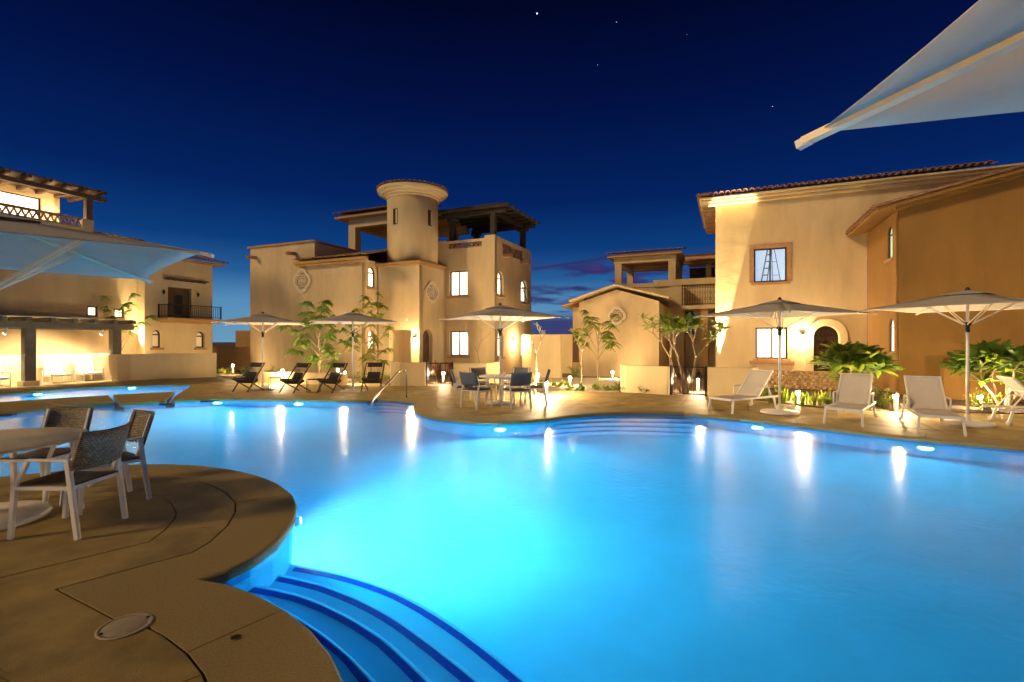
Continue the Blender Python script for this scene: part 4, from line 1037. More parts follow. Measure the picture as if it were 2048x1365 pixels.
# ================================================================== DINING CHAIRS
def make_chair(woven):
    r = empty('dining_chair'); bm_ = wicker_b if woven else slate; sm_ = wicker_s if woven else cushion
    w = .245 if woven else .265
    for s_ in (-1, 1):
        q = MB(); q.bar((s_*w, .30, 0), (s_*w, .215, .645), .042, .036, (1, 0, 0)); q.build('leg', white, r, bevel=.006)
        q = MB(); q.bar((s_*w, -.27, 0), (s_*w, -.235, .44), .040, .034, (1, 0, 0)); q.bar((s_*w, -.235, .43), (s_*w, -.12, .655), .034, .030, (1, 0, 0)); q.build('leg', white, r, bevel=.006)
        q = MB(); q.bar((s_*w, -.13, .66), (s_*w, .24, .655), .045, .018); q.build('armrest', white, r, bevel=.005)
        q = MB(); q.bar((s_*(w-.02), .20, .47), (s_*(w-.02), .325, .88), .022, .026); q.build('back_frame', white, r)
    q = MB(); q.bar((-w, -.235, .425), (w, -.235, .425), .028); q.bar((-w, .24, .425), (w, .24, .425), .028)
    q.bar((-w, -.235, .425), (-w, .24, .425), .028); q.bar((w, -.235, .425), (w, .24, .425), .028); q.build('seat_frame', white, r)
    q = MB(); k = 10; vs = []                            # curved back panel
    for t_ in (0, 1):
        for j in range(5):
            for i in range(k+1):
                x = (-1+2*i/k); z = .56 + .325*j/4; y = .228 + (z-.47)*.30 + .055*(1-x*x) - (.0 if t_ else .022)
                vs.append((x*w*1.04, y, z + .012*x*x))
    m_ = k+1; fs = []
    for t_ in (0, 1):
        b_ = t_*5*m_
        for j in range(4):
            for i in range(k): fs.append((b_+j*m_+i, b_+j*m_+i+1, b_+(j+1)*m_+i+1, b_+(j+1)*m_+i))
    B5 = 5*m_
    for j in range(4): fs += [(j*m_, (j+1)*m_, B5+(j+1)*m_, B5+j*m_), (j*m_+k, (j+1)*m_+k, B5+(j+1)*m_+k, B5+j*m_+k)]
    for i in range(k): fs += [(i, i+1, B5+i+1, B5+i), (4*m_+i, 4*m_+i+1, B5+4*m_+i+1, B5+4*m_+i)]
    q.add(vs, fs, True); q.build('backrest', bm_, r)
    q = MB(); vs = []; zc = .02 if woven else .05
    for t_ in (0, 1):
        for j in range(7):
            for i in range(7):
                x = -1+2*i/6; y = -1+2*j/6; e_ = (1-x*x)*(1-y*y)
                vs.append((x*(w-.012), .0+y*.25, .432 + (zc*(.55+.45*e_) if t_ else 0) + (-.012*e_ if woven else 0) + .01*y*y))
    fs = [(t_*49+j*7+i, t_*49+j*7+i+1, t_*49+(j+1)*7+i+1, t_*49+(j+1)*7+i) for t_ in (0, 1) for j in range(6) for i in range(6)]
    rim_ = [i for i in range(7)] + [j*7+6 for j in range(1, 7)] + [42+i for i in range(5, -1, -1)] + [j*7 for j in range(5, 0, -1)]
    fs += [(rim_[i], rim_[(i+1) % 24], 49+rim_[(i+1) % 24], 49+rim_[i]) for i in range(24)]
    q.add(vs, fs, True); q.build('seat', sm_, r)
    return r
def place(o, x, y, face, label, cat, group=None):          # face: direction (dx, dy) the front (-y) looks to
    o.location = (x, y, 0); o.rotation_euler.z = math.atan2(face[1], face[0]) + PI/2
    return tag(o, label, cat, group)
wc = make_chair(True)
place(wc, -3.90, 4.34, (-1, .02), 'wicker chair nearest the camera, seen from behind at the round table', 'chair', 'wicker chairs round the foreground table')
place(copy_tree(wc), -4.15, 5.02, (-.55, -.83), 'wicker chair standing closest to the rounded deck edge, its back to the water', 'chair', 'wicker chairs round the foreground table')
place(copy_tree(wc), -5.02, 5.28, (.05, -1), 'wicker chair facing the camera behind the round table', 'chair', 'wicker chairs round the foreground table')
def make_table(rad, h=.74, m=None):
    r = empty('round_table')
    q = MB(); q.lathe([(rad-.03, h-.035), (rad, h-.03), (rad, h-.008), (rad-.012, h), (.035, h)], n=56); q.build('tabletop', m or white, r)
    for a in range(4):
        t = a*PI/2 + .5; q = MB(); q.bar((math.cos(t)*(rad-.10), math.sin(t)*(rad-.10), h-.03), (math.cos(t)*(rad-.04), math.sin(t)*(rad-.04), 0), .042); q.build('leg', white, r, bevel=.005)
    q = MB()
    for a in range(2): t = a*PI/2 + .5; c_, s_ = math.cos(t)*(rad-.1), math.sin(t)*(rad-.1); q.bar((-c_, -s_, h-.05-a*.03), (c_, s_, h-.05-a*.03), .03)
    q.build('cross_frame', white, r); return r
tt = mat('sand_tabletop', (.66, .54, .36), .45, bump=[(60, .1, .001)], var=(5, .08))
t = make_table(.72, .74, tt); place(t, -4.82, 4.5, (0, -1), 'large round table with a matt top in the left foreground', 'table')
t = make_table(.56, .74); place(t, -.31, 13.0, (.3, -1), 'small white round table under the middle umbrella', 'table')
sc2 = make_chair(False)
for i, (ang, lb) in enumerate(((186, 'slate-backed chair at the far left of the peninsula table, seen side-on'), (232, 'slate-backed chair at the near left of the peninsula table'), (296, 'slate-backed chair at the near right of the peninsula table, its back to the pool'),
        (356, 'slate-backed chair at the far right of the peninsula table, lit by the bollard'), (62, 'slate-backed chair behind the peninsula table on the right'), (122, 'slate-backed chair behind the peninsula table on the left'))):
    a = math.radians(ang); o = sc2 if i == 0 else copy_tree(sc2)
    place(o, -.31+.92*math.cos(a), 13.0+.92*math.sin(a), (-math.cos(a), -math.sin(a)), lb, 'chair', 'white-framed chairs round the peninsula table')
e = empty('candle_glass', (-.20, 12.9, .741), 0, 'tiny glowing candle glass on the white round table', 'candle')
q = MB(); q.lathe([(.035, 0), (.04, .09), (.036, .09), (.032, .01)], n=12); q.build('glass', white, e)
q = MB(); q.lathe([(.03, .012), (.03, .07)], n=10); q.build('flame_glow', mat('candle_glow', (1, .7, .4), .5, emis=((1, .62, .30), 3)), e)

# ================================================================== LOUNGERS
def make_lounger():
    r = empty('sun_lounger'); w = .30                      # foot at -y, head at +y
    for s_ in (-1, 1):
        q = MB(); q.bar((s_*w, -.95, .31), (s_*w, .85, .31), .035, .05); q.build('side_rail', white, r, bevel=.006)
        q = MB(); q.bar((s_*w, -.90, .30), (s_*(w+.02), -.95, 0), .045, .035, (1, 0, 0)); q.build('leg', white, r, bevel=.005)
        q = MB(); q.bar((s_*w, .62, .30), (s_*(w+.01), .70, .03), .045, .035, (1, 0, 0)); q.build('leg', white, r, bevel=.005)
        q = MB(); q.tube([(s_*(w+.03), .70, .05), (s_*(w+.055), .70, .05)], .05, 14); q.build('wheel', white, r)
        q = MB(); q.tube([(s_*(w+.015), -.02, .33), (s_*(w+.02), -.01, .53), (s_*(w+.02), .03, .555), (s_*(w+.02), .35, .555), (s_*(w+.02), .40, .53), (s_*(w+.015), .42, .33)], .017, 8); q.build('armrest', white, r)
        q = MB(); q.bar((s_*(w-.02), .05, .33), (s_*(w-.02), .62, .93), .03, .035); q.build('back_rail', white, r)
    q = MB(); q.bar((-w, -.95, .31), (w, -.95, .31), .035, .05); q.build('end_rail', white, r, bevel=.006)
    q = MB(); q.bar((-w+.02, .62, .925), (w-.02, .62, .925), .028); q.build('top_rail', white, r)
    q = MB(); q.bar((-w+.05, .40, .66), (-w+.06, .62, .33), .02); q.bar((w-.05, .40, .66), (w-.06, .62, .33), .02); q.bar((-w+.05, .40, .66), (w-.05, .40, .66), .02); q.build('back_support', white, r)
    def sheet(y0, z0, y1, z1, sag):
        q = MB(); k = 8; vs = []
        for j in range(k+1):
            t = j/k; y = y0+(y1-y0)*t; z = z0+(z1-z0)*t
            for i in range(k+1):
                x = -1+2*i/k; vs.append((x*(w-.015), y, z - sag*(1-x*x)*math.sin(PI*t)))
        q.add(vs, [(j*(k+1)+i, j*(k+1)+i+1, (j+1)*(k+1)+i+1, (j+1)*(k+1)+i) for j in range(k) for i in range(k)], True); return q
    sheet(-.94, .335, .06, .335, .035).build('seat_sling', sling, r, solid=.006)
    sheet(.05, .335, .62, .94, .03).build('back_sling', sling, r, solid=.006)
    return r
lo = make_lounger(); G_L = 'white-framed sun loungers facing the pool'
def place_l(o, fx, fy, ang, lb):                           # foot-end middle, heading foot -> head
    d = Vector((math.cos(math.radians(ang)), math.sin(math.radians(ang)))); c_ = Vector((fx, fy)) + d*.95
    o.location = (c_.x, c_.y, 0); o.rotation_euler.z = math.radians(ang) - PI/2; tag(o, lb, 'sun lounger', G_L)
place_l(lo, 4.82, 11.4, 30, 'sun lounger in front of the low wall, turned sideways to the pool')
place_l(copy_tree(lo), 6.47, 9.63, 47, 'sun lounger between the second umbrella pole and the plumeria bollard')
place_l(copy_tree(lo), 7.57, 8.68, 60, 'sun lounger just left of the rightmost umbrella pole')
place_l(copy_tree(lo), 11.3, 9.25, 158, 'sun lounger at the right edge of the view, its foot pointing right')

# ================================================================== ROPE CHAIRS AND SIDE TABLES
def make_rope_chair():
    r = empty('rope_chair'); w = .30
    for s_ in (-1, 1):
        q = MB(); q.bar((s_*w, -.34, 0), (s_*w, .38, .92), .035, .03, (1, 0, 0)); q.build('back_leg', teak, r)
        q = MB(); q.bar((s_*(w-.04), .40, 0), (s_*(w-.04), -.34, .40), .035, .03, (1, 0, 0)); q.build('front_leg', teak, r)
    # back_leg crosses front_leg like a deck chair
    q = MB(); q.bar((-w, .38, .91), (w, .38, .91), .035); q.bar((-w, -.34, .40), (w, -.34, .40), .03); q.bar((-w, .10, .55), (w, .10, .55), .02); q.build('cross_rail', teak, r)
    for i in range(11):
        x = -.26+.052*i; q = MB(); q.tube([(x, .37, .90), (x, .22, .66), (x, .06, .40)], .006, 5); q.build('rope', rope, r)
    q = MB(); vs = []
    for j in range(9):
        t = j/8; y = -.34+.46*t; z = .40-.12*math.sin(PI*t*.9)-.02*t
        for x in (-.28, .28):
            vs += [(x, y, z), (x, y, z+.06)]
    fs = []
    for j in range(8): a = j*4; b = a+4; fs += [(a, a+2, b+2, b), (a+1, b+1, b+3, a+3), (a, b, b+1, a+1), (a+2, a+3, b+3, b+2)]
    q.add(vs, fs + [(0, 1, 3, 2), (32, 34, 35, 33)], True); q.build('seat_cushion', dkfab, r)
    def pad(p0, p1, hw, th, nm):
        q = MB(); p0 = Vector(p0); p1 = Vector(p1); d = (p1-p0); nn = Vector((0, -d.z, d.y)).normalized(); vs = []
        for sd_ in (0, 1):
            for j in range(5):
                for i in range(5):
                    x = -1+i/2; t = j/4; e_ = (1-x**4)*(1-(2*t-1)**4)
                    p = p0 + d*t + Vector((x*hw, 0, 0)) + nn*((th*e_) if sd_ else -th*.3*e_); vs.append(p)
        fs = [(s2*25+j*5+i, s2*25+j*5+i+1, s2*25+j*5+i+6, s2*25+j*5+i+5) for s2 in (0, 1) for j in range(4) for i in range(4)]
        q.add(vs, fs, True); q.build(nm, dkfab, r)
    pad((0, .27, .78), (0, .355, .90), .24, -.05, 'headrest'); pad((0, .03, .40), (0, .17, .62), .20, -.10, 'pillow')
    return r
rc = make_rope_chair(); G_R = 'dark reclining rope chairs'
for i, (px, py, f, lb) in enumerate(((497, 782, (-.30, -.95), 'dark rope chair at the left end of the row'), (590, 784, (-.42, -.90), 'dark rope chair between the two small side tables'),
        (664, 784, (-.38, -.92), 'dark rope chair right of the second side table, before the bright bollard'), (746, 782, (.05, -1), 'dark rope chair standing apart at the right end, facing the steps'))):
    x, y = G(px, py); place(rc if i == 0 else copy_tree(rc), x, y, f, lb, 'chair', G_R)
def side_table(px, py, lb):
    x, y = G(px, py); e = empty('side_table', (x, y, 0), .25, lb, 'side table', 'wire-legged side tables')
    q = MB(); q.lathe([(.20, .40), (.215, .41), (.215, .425), (.05, .43)], n=8, smooth=False); q.build('tabletop', teak, e)
    for s_ in (-1, 1):
        q = MB(); q.tube([(s_*.19, -.15, .40), (s_*.19, -.15, .01), (s_*.19, .15, .01), (s_*.19, .15, .40)], .009, 6); q.build('leg', iron, e)
    q = MB(); q.bar((-.19, -.15, .012), (.19, -.15, .012), .016); q.build('foot_bar', iron, e)
side_table(551, 780, 'small dark side table between the first two rope chairs'); side_table(627, 784, 'small dark side table between the second and third rope chairs')

# white chairs under the bar pergola
def bar_chair(u, v, lb):
    e = empty('lounge_chair', W(u, v), TH+PI/2, lb, 'chair', 'white lounge chairs under the pergola')
    for s_ in (-1, 1):
        q = MB(); q.bar((s_*.33, -.33, 0), (s_*.33, -.33, .50), .03); q.bar((s_*.33, .33, 0), (s_*.33, .33, .50), .03); q.bar((s_*.33, -.345, .50), (s_*.33, .345, .50), .035); q.bar((s_*.33, -.33, .02), (s_*.33, .33, .02), .025); q.build('side_frame', white, e)
    q = MB(); q.box(-.31, .31, -.32, .32, .26, .36); q.build('seat', white, e, bevel=.02)
    q = MB(); q.bar((0, .28, .34), (0, .40, .88), .60, .07, (0, 1, 0)); q.build('backrest', white, e, bevel=.02)
bar_chair(-24.25, 11.55, 'white lounge chair nearest the right pergola post'); bar_chair(-24.25, 10.5, 'white lounge chair in the middle of the pergola bay'); bar_chair(-24.1, 8.6, 'white lounge chair left of the middle pergola post')

# handrail, drain lid, scuppers
x0, y0 = GR(745, 816, -.25); x1, y1 = G(813, 795)
e = empty('handrail', (x1, y1, 0), 0, 'polished steel handrail at the steps left of the dining peninsula', 'handrail')
a = Vector((x0-x1, y0-y1, 0)); d = a.normalized(); Lh = a.length
pts = [a + Vector((0, 0, -.24)), a + Vector((0, 0, .02)), a*.985 + Vector((0, 0, .10)), a*.93 + Vector((0, 0, .16)), a*.30 + Vector((0, 0, .74)), a*.2 + Vector((0, 0, .79)), a*.1 + Vector((0, 0, .80)), a*.03 + Vector((0, 0, .76)), Vector((0, 0, .68)), Vector((0, 0, 0))]
q = MB(); q.tube(catmull3 if False else pts, .024, 12); q.build('rail', chrome, e)
q = MB(); q.lathe([(.055, 0), (.055, .012), (.03, .02)], n=16); q.build('floor_flange', chrome, e)
x, y = G(250, 1253)
e = empty('skimmer_lid', (x, y, .0015), .5, 'round beige skimmer lid set in the foreground deck', 'drain cover')
q = MB(); q.lathe([(.135, 0), (.135, .004), (.122, .006), (.12, .0035), (.105, .0035), (.10, .006), (.03, .006)], n=48); q.build('lid', lid_m, e)
for a in (.4, .4+PI): q = MB(); q.lathe([(.009, .0062), (.009, .009), (.004, .0095)], (.110*math.cos(a), .110*math.sin(a), 0), 8); q.build('screw', iron, e)
x, y = G(472, 1275)
e = empty('deck_hole', (x, y, .001), .2, 'dark oval umbrella socket near the deck edge above the pool steps', 'socket')
q = MB(); q.lathe([(.034, .002), (.030, .004), (.028, 0)], n=20); q.build('socket_ring', coping_m, e)
q = MB(); q.lathe([(.027, .0005), (.026, .0022)], n=20); q.build('socket_hole', mat('deep_slit', (0, 0, 0)), e)
for px, py, lb in ((17, 824, 'black overflow spout at the left end of the dividing slabs'), (126, 812, 'black overflow spout at the joint between two dividing slabs'), (336, 803, 'black overflow spout under the slab end nearest the rope chairs'), (416, 798, 'black slot in the pool edge left of the rope chairs')):
    x, y = G(px, py); e = empty('overflow_spout', (x, y-.02, -.03), .12, lb, 'spout', 'black overflow spouts on the pool edge')
    q = MB(); q.box(-.16, .16, -.10, .06, -.05, -.012); q.build('spout_box', blackp, e, bevel=.01)
    q = MB(); q.box(-.13, .13, -.16, -.101, -.045, -.03); q.build('spout_lip', blackp, e)

# a lit bollard on the near deck behind the viewpoint, whose glow warms the near canopy and the chair legs
bollard(-1.7, -2.2, .5, 300, 'glowing bollard on the near deck behind the foreground table')
bollard(6.15, 16.3, .42, 300, 'glowing bollard behind the wider iron gate')
bollard(-2.75, 19.75, .42, 190, 'glowing bollard behind the narrower iron gate')
bollard(7.75, 13.35, .32, 75, 'low glowing bollard among the blades in front of the cobbled planter')
bollard(11.5, 12.1, .34, 110, 'glowing bollard in the yellow shrub behind the rightmost umbrella pole')
# stars
for px, py, s_, lb in ((1074, 27, 1.15, 'brightest star, high above the round tower'), (1233, 44, .35, 'small star right of the brightest star'), (1195, 130, .28, 'faint star below the brightest star'), (1545, 213, .38, 'small star left of the pale umbrella corner'), (1374, 68, .22, 'faintest star near the top of the sky')):
    D = 900; q = MB(); q.lathe([(.01, -s_), (s_*.8, -s_*.6), (s_, 0), (s_*.8, s_*.6), (.01, s_)], n=8)
    o = q.build('star', mat('starlight', (1, 1, 1), .5, emis=((.8, .88, 1), 1.6 if s_ < 1 else 3)), loc=((px-1024)/985*D, D, 1.65+(682-py)/985*D)); tag(o, lb, 'star')

# ================================================================== PLANTS
def leaf_blade(q, p, d, L, w, droop=.3, up=Vector((0, 0, 1)), n_=3, roll=0):
    d = Vector(d).normalized(); s_ = d.cross(up)
    if s_.length < .05: s_ = Vector((1, 0, 0))
    s_.normalize(); nn = s_.cross(d)
    if roll: s_ = (s_*math.cos(roll) + nn*math.sin(roll)).normalized(); nn = s_.cross(d)
    vs = []; prof = (.25, .8, 1.0, .75, .12) if n_ > 3 else (.35, 1.0, .15)
    m_ = len(prof)
    for i in range(m_):
        t = i/(m_-1); c = p + d*(L*t) - Vector((0, 0, 1))*(droop*L*t*t)
        vs += [c - s_*(w*prof[i]/2) + nn*(.12*w), c, c + s_*(w*prof[i]/2) + nn*(.12*w)]
    fs = [(3*i+a, 3*i+a+1, 3*i+a+4, 3*i+a+3) for i in range(m_-1) for a in (0, 1)]
    q.add(vs, fs, True)
def rdir(r, zlo=-.2, zhi=1):
    a = r.uniform(0, 2*PI); z = r.uniform(zlo, zhi); h = math.sqrt(max(0, 1-z*z)); return Vector((h*math.cos(a), h*math.sin(a), z))
def branches(q, r, p, d, L, rad, depth, ends, fork=2, spread=.6, bend=.15, shrink=.78, mids=None):
    pts = [p]; dd = d.copy(); cur = p
    for k in range(3):
        dd = (dd + Vector((r.uniform(-bend, bend), r.uniform(-bend, bend), r.uniform(0, bend)))).normalized(); cur = cur + dd*(L/3); pts.append(cur)
    q.tube(pts, [rad*(1-.25*i/3) for i in range(4)], 6)
    if mids is not None and depth < 3: mids.append((cur, dd))
    if depth == 0: ends.append((cur, dd)); return
    a0 = r.uniform(0, 2*PI); m = fork if r.random() < .7 else fork+1
    ax = dd.cross(Vector((.3, .7, .2))).normalized(); ay = dd.cross(ax)
    for k in range(m):
        a = a0 + 2*PI*k/m + r.uniform(-.4, .4); s_ = spread*r.uniform(.75, 1.2)
        nd = (dd*math.cos(s_) + (ax*math.cos(a) + ay*math.sin(a))*math.sin(s_)).normalized()
        branches(q, r, cur, nd, L*shrink*r.uniform(.65, 1.25), rad*.72, depth-1, ends, fork, spread, bend, shrink, mids)
_leafs = {}
def big_leaf(m):
    if m.name in _leafs: return _leafs[m.name]
    q = MB(); leaf_blade(q, Vector((0, 0, 0)), Vector((0, 1, 0)), 1, .44, .18, n_=5); o = q.build('leaf', m); _leafs[m.name] = o.data; bpy.data.objects.remove(o); return _leafs[m.name]
def plumeria(x, y, label, seed, h0, L, depth, leaves, leaf_len, mlist, bare=0, spread=.62, rad=.045, ntr=1, parts=True, lean=(0, 0), zmul=1, group=None, low=0):
    r = random.Random(seed); e = empty('plumeria_tree', (x, y, 0), 0, label, 'tree', group)
    q = MB(); ends = []; mids = [] if low else None
    for k in range(ntr):
        a = 2*PI*k/max(1, ntr) + r.uniform(0, .5); b = Vector((.08*math.cos(a)*(ntr > 1), .08*math.sin(a)*(ntr > 1), -.02))
        d = Vector((lean[0]+(.38*math.cos(a) if ntr > 1 else 0), lean[1]+(.38*math.sin(a) if ntr > 1 else 0), 1)).normalized()
        q.tube([b, b + d*h0*.5, b + d*h0], [rad, rad*.9, rad*.85], 8)
        branches(q, r, b + d*h0, d, L, rad*.75, depth, ends, 2, spread, .22, .78, mids)
    q.build('trunk', bark, e)
    cnt = 0; joined = MB(); ends = ends + ([m_ for m_ in mids if r.random() < low] if low else [])
    for p, d in ends:
        if r.random() < bare: continue
        m_ = r.choice(mlist); me = big_leaf(m_)
        for k in range(leaves):
            a = 2*PI*k/leaves*2.4 + r.uniform(-.3, .3); el_ = r.uniform(-.4, 1.0)
            ld = Vector((math.cos(a)*math.cos(el_), math.sin(a)*math.cos(el_), math.sin(el_))) + d*.25; ld.normalize()
            Ln = leaf_len*r.uniform(.65, 1.12); pp = p + ld*.03 - d*r.uniform(0, .10)
            if parts and cnt < 290:
                o = bpy.data.objects.new('leaf', me); link(o, e); s_ = ld.cross(Vector((0, 0, 1)))
                s_ = s_.normalized() if s_.length > .05 else Vector((1, 0, 0)); nn = s_.cross(ld)
                rr = Matrix((s_, ld, nn)).transposed().to_4x4() @ Matrix.Rotation(r.uniform(-.5, .5), 4, 'Y')
                o.matrix_local = Matrix.Translation(pp) @ rr @ Matrix.Scale(Ln, 4); cnt += 1
            else: leaf_blade(joined, pp, ld, Ln, Ln*.34, .2)
    if joined.v: joined.build('crown', mlist[0], e, kind='stuff')
    return e
def feather_tree(x, y, label, seed, H, Rr, zlow, nl, mlist, dens=1.0, rad=.035):
    r = random.Random(seed); e = empty('feathery_tree', (x, y, 0), 0, label, 'tree', 'young trees with feathery leaves')
    q = MB(); tr = [Vector((.06*math.sin(2.2*t+seed)*t, .05*math.cos(3*t+seed)*t, H*.8*t - .02)) for t in [i/8 for i in range(9)]]
    q.tube(tr, [rad*(1-.65*i/8) for i in range(9)], 8); clumps = []
    for k in range(nl):
        a = 2.4*k + r.uniform(-.4, .4); t = (k+.5)/nl; z = zlow + (H-zlow)*t; w_ = Rr*r.uniform(.45, 1.05)*(1 - .55*max(0, t-.55)/.45)*(.6+.4*min(1, t*2.5))
        st = tr[max(1, min(7, int((z*.62)/(H*.8)*8)))]; en = Vector((w_*math.cos(a), w_*math.sin(a), z))
        md = st.lerp(en, .5) + Vector((0, 0, .12*w_)) + rdir(r, -1, 1)*.05
        q.tube([st, st.lerp(md, .5)+Vector((0, 0, .02)), md, en], [rad*.38, rad*.32, rad*.26, rad*.14], 5)
        clumps.append((en, 1.0)); clumps.append((md.lerp(en, .45), .7))
    q.build('trunk', bark, e); q = MB()
    for p, s_c in clumps:
        for k in range(int(8*dens*r.uniform(.6, 1.35)*s_c)):
            a = r.uniform(0, 2*PI); fd = Vector((math.cos(a), math.sin(a), r.uniform(-.35, .75))).normalized(); Lf = r.uniform(.17, .36)
            st = p + rdir(r, -1, 1)*.06; prev = st
            for j in range(9):
                t = (j+1)/9; c = st + fd*(Lf*t) - Vector((0, 0, 1))*(Lf*.6*t*t)
                tang = (c-prev).normalized(); s_ = tang.cross(Vector((0, 0, 1))).normalized()
                for sg in (-1, 1):
                    ld = (s_*sg + tang*.45 - Vector((0, 0, .35))).normalized(); leaf_blade(q, c, ld, r.uniform(.07, .11)*(1.15-.5*t), .034, .3)
                prev = c
    q.build('crown', mlist, e); return e
def bush(x, y, label, seed, rx, rz, nl, m, ll=.07, lw=.035, kind='shrub', group='low shrubs in the planting beds', z0=0):
    r = random.Random(seed); e = empty(kind, (x, y, z0), 0, label, 'plant' if kind != 'shrub' else 'shrub', group)
    q = MB(); tips = []
    for k in range(9):
        d = rdir(r, .35, 1); Ls = rz*r.uniform(.6, 1.05); w_ = Vector((d.x*rx/rz*1.2, d.y*rx/rz*1.2, d.z)); pts = [Vector((0, 0, 0)), w_*Ls*.5, w_*Ls + Vector((0, 0, -.02))]; q.tube(pts, [.008, .006, .003], 4); tips.append(pts)
    q.build('stem', bark, e); q = MB()
    for k in range(nl):
        pts = r.choice(tips); t = r.random()**.6; p = pts[0].lerp(pts[2], t) + rdir(r, -1, 1)*rx*.28*r.random()
        p.z = max(.02, p.z); leaf_blade(q, p, rdir(r, -.3, 1), ll*r.uniform(.6, 1.3), lw, .3, roll=r.uniform(-1, 1))
    q.build('foliage', m, e); return e
def blades(x, y, label, seed, n_, h, m, w=.05, sp=.13, cat='plant'):
    r = random.Random(seed); e = empty('snake_plant', (x, y, 0), 0, label, cat, 'upright bladed plants behind the loungers')
    for k in range(n_):
        q = MB(); a = r.uniform(0, 2*PI); d = Vector((.30*math.cos(a), .30*math.sin(a), 1)); leaf_blade(q, Vector((r.uniform(-sp, sp), r.uniform(-sp, sp)*.6, -.02)), d, h*r.uniform(.6, 1.1), w, -.0, Vector((math.sin(a*3), math.cos(a*3), .1)), 5); q.build('leaf', m, e)
    return e
# feathery trees
feather_tree(*G(640, 762), 'leafy feathery tree between the rope chairs and the tower house', 3, 3.35, 1.35, .75, 22, leaf_f, 1.9)
feather_tree(*G(742, 758), 'yellow-green feathery tree right of the leafy one, before the arched windows', 11, 3.8, 1.0, .7, 17, leaf_y, 1.5)
feather_tree(*G(1196, 762), 'slender feathery tree in front of the gabled house medallion', 5, 2.95, 1.1, 1.5, 10, leaf_y, 1.5)
feather_tree(*uv(-25.2, 13.2), 'small feathery tree in shade before the two square windows', 8, 3.9, 1.1, 2.2, 9, leaf_f, .9)
# sparse plumerias round the peninsula table
GP = 'sparse plumeria trees beside the dining set'
plumeria(*G(962, 768), 'nearly bare forked plumeria left of the middle umbrella pole', 4, .55, .72, 3, 5, .10, [leaf_y], .8, .42, .028, 1, False, group=GP)
plumeria(*G(1069, 790), 'nearly bare plumeria right of the dining chairs beside the brightest bollard', 12, .75, .58, 3, 4, .14, [leaf_d], .78, .50, .035, 1, False, lean=(.05, 0), group=GP)
plumeria(*G(1163, 781), 'small plumeria with a few leaf tufts left of the feathery tree', 21, .85, .45, 2, 9, .22, [leaf_y, leaf_d], .35, .5, .028, 1, True, group=GP)
plumeria(5.45, 15.6, 'wide plumeria with many pale branches behind the wider iron gate', 31, .55, .66, 3, 10, .28, [leaf_y, leaf_d], .1, .50, .06, 3, True)
plumeria(8.75, 12.5, 'large leafy plumeria behind the bollard between two loungers', 44, .22, .50, 2, 12, .43, [leaf_d, leaf_d, leaf_y], 0, .66, .04, 5, True, low=.8)
plumeria(12.1, 12.1, 'large leafy plumeria behind the rightmost lounger', 52, .25, .50, 2, 12, .43, [leaf_d, leaf_d, leaf_y], 0, .66, .04, 5, True, low=.8)
# shrubs
r = random.Random(5)
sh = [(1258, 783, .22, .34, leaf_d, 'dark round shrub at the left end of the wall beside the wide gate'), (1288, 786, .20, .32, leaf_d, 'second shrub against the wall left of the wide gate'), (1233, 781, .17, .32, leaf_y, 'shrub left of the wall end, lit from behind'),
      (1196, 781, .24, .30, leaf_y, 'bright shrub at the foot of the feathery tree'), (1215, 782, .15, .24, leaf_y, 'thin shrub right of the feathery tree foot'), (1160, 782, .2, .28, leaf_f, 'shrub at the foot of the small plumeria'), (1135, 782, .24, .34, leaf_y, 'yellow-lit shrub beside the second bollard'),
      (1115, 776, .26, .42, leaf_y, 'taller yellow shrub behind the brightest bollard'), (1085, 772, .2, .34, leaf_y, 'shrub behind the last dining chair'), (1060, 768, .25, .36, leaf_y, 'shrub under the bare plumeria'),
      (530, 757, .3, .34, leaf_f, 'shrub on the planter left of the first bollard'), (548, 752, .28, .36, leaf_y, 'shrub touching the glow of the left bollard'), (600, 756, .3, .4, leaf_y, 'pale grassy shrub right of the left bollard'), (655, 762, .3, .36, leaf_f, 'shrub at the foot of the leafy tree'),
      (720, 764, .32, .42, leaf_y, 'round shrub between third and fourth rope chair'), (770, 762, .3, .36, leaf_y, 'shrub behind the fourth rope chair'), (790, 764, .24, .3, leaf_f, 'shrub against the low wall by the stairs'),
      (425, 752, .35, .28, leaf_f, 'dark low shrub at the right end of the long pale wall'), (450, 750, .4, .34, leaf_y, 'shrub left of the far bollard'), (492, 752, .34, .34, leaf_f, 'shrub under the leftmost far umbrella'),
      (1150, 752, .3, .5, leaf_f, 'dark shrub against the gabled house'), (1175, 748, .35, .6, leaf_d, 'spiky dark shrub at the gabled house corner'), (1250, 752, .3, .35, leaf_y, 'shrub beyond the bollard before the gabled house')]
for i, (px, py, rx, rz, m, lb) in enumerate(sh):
    x, y = G(px, py); k = y/17; bush(x, y, lb, i+40, rx*k*1.1, rz*k*1.1, 260, m, .085, .04)
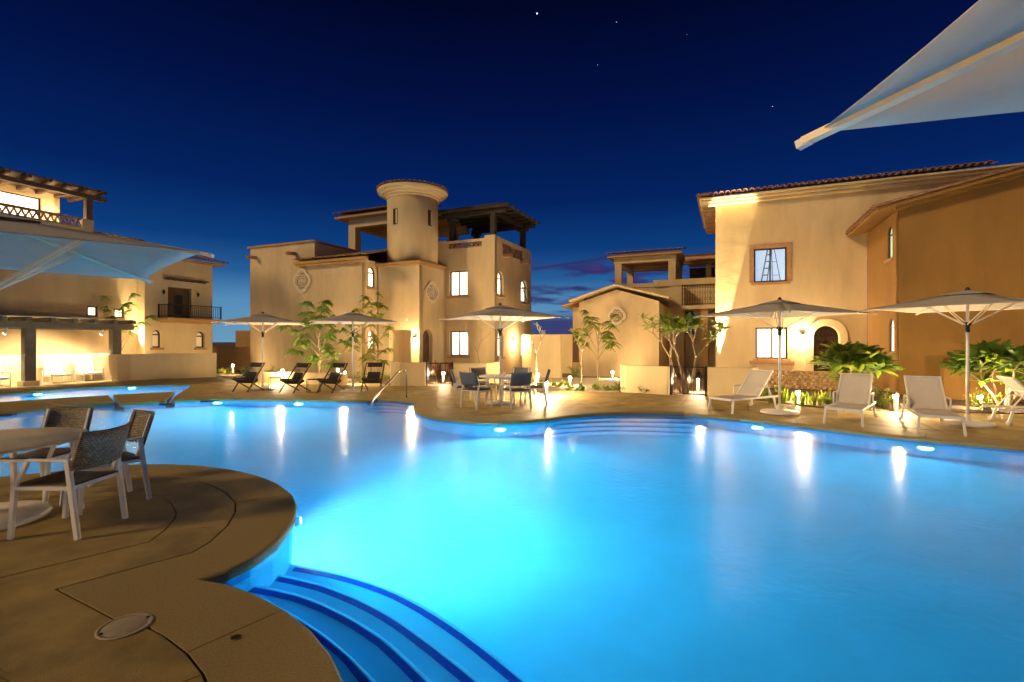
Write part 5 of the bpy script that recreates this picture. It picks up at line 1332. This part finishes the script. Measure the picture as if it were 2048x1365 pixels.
for i, (px, py, lb) in enumerate(((866, 760, 'orange-lit climbing shrub behind the left leaf of the narrow gate'), (894, 760, 'orange-lit climbing shrub behind the right leaf of the narrow gate'))):
    x, y = G(px, py); bush(x, y+1.3, lb, 90+i, .34, .85, 520, leaf_r, .07, .05, 'bougainvillea', 'bougainvilleas behind the narrow gate')
for i, (x, y, rx, rz, m, lb) in enumerate(((9.1, 12.3, .38, .6, leaf_y, 'glowing yellow shrub directly behind the plumeria bollard'), (9.9, 12.0, .35, .4, leaf_y, 'low grassy shrub right of the plumeria bollard'), (11.2, 11.6, .36, .62, leaf_y, 'yellow upright shrub behind the rightmost umbrella pole'),
        (12.6, 11.7, .3, .42, leaf_d, 'dark shrub behind the rightmost lounger'), (8.0, 12.2, .3, .34, leaf_f, 'shrub at the left foot of the large plumeria'), (6.9, 13.0, .3, .6, leaf_y, 'bushy shrub behind the first lounger headrest'), (14.4, 12.0, .4, .6, leaf_y, 'shrub at the right edge beyond the loungers'))):
    bush(x, y, lb, 140+i, rx, rz, 420, m, .10, .03)
for i, (px, py, n_, h, m) in enumerate(((1528, 800, 9, .42, leaf_d), (1566, 806, 12, .44, leaf_d), (1598, 812, 10, .34, leaf_d), (1612, 809, 13, .36, leaf_f), (1633, 812, 14, .40, leaf_y), (1650, 808, 16, .42, leaf_y), (1585, 803, 10, .32, leaf_f))):
    x, y = G(px, py); blades(x, y, ('clump of tall dark blades right behind the first lounger', 'clump of dark blades right of the second umbrella pole', 'short dark blades midway between umbrella and second lounger', 'blades in front of the stone planter', 'paler blades left of the second lounger', 'bright grassy blades against the second lounger back', 'low blades before the cobbled planter')[i], 200+i, n_, h, m, .05, .12)
# bollard-lit stones and edging of the beds
bed = [(6.9, 13.7), (7.7, 12.2), (8.9, 11.65), (11.5, 11.25), (17, 10.9), (17, 16), (8, 17.4)]
bd = prism('planting_bed', bed, -.03, .012, soil); tag(bd, kind='structure')
bed2 = [(-.1, 16.0), (3.5, 16.02), (3.6, 17.0), (4.8, 21.8), (-2, 23), (-1.2, 18.8), (-.3, 18.2)]
bd = prism('gravel_bed', bed2, -.03, .008, gravel); tag(bd, kind='structure')
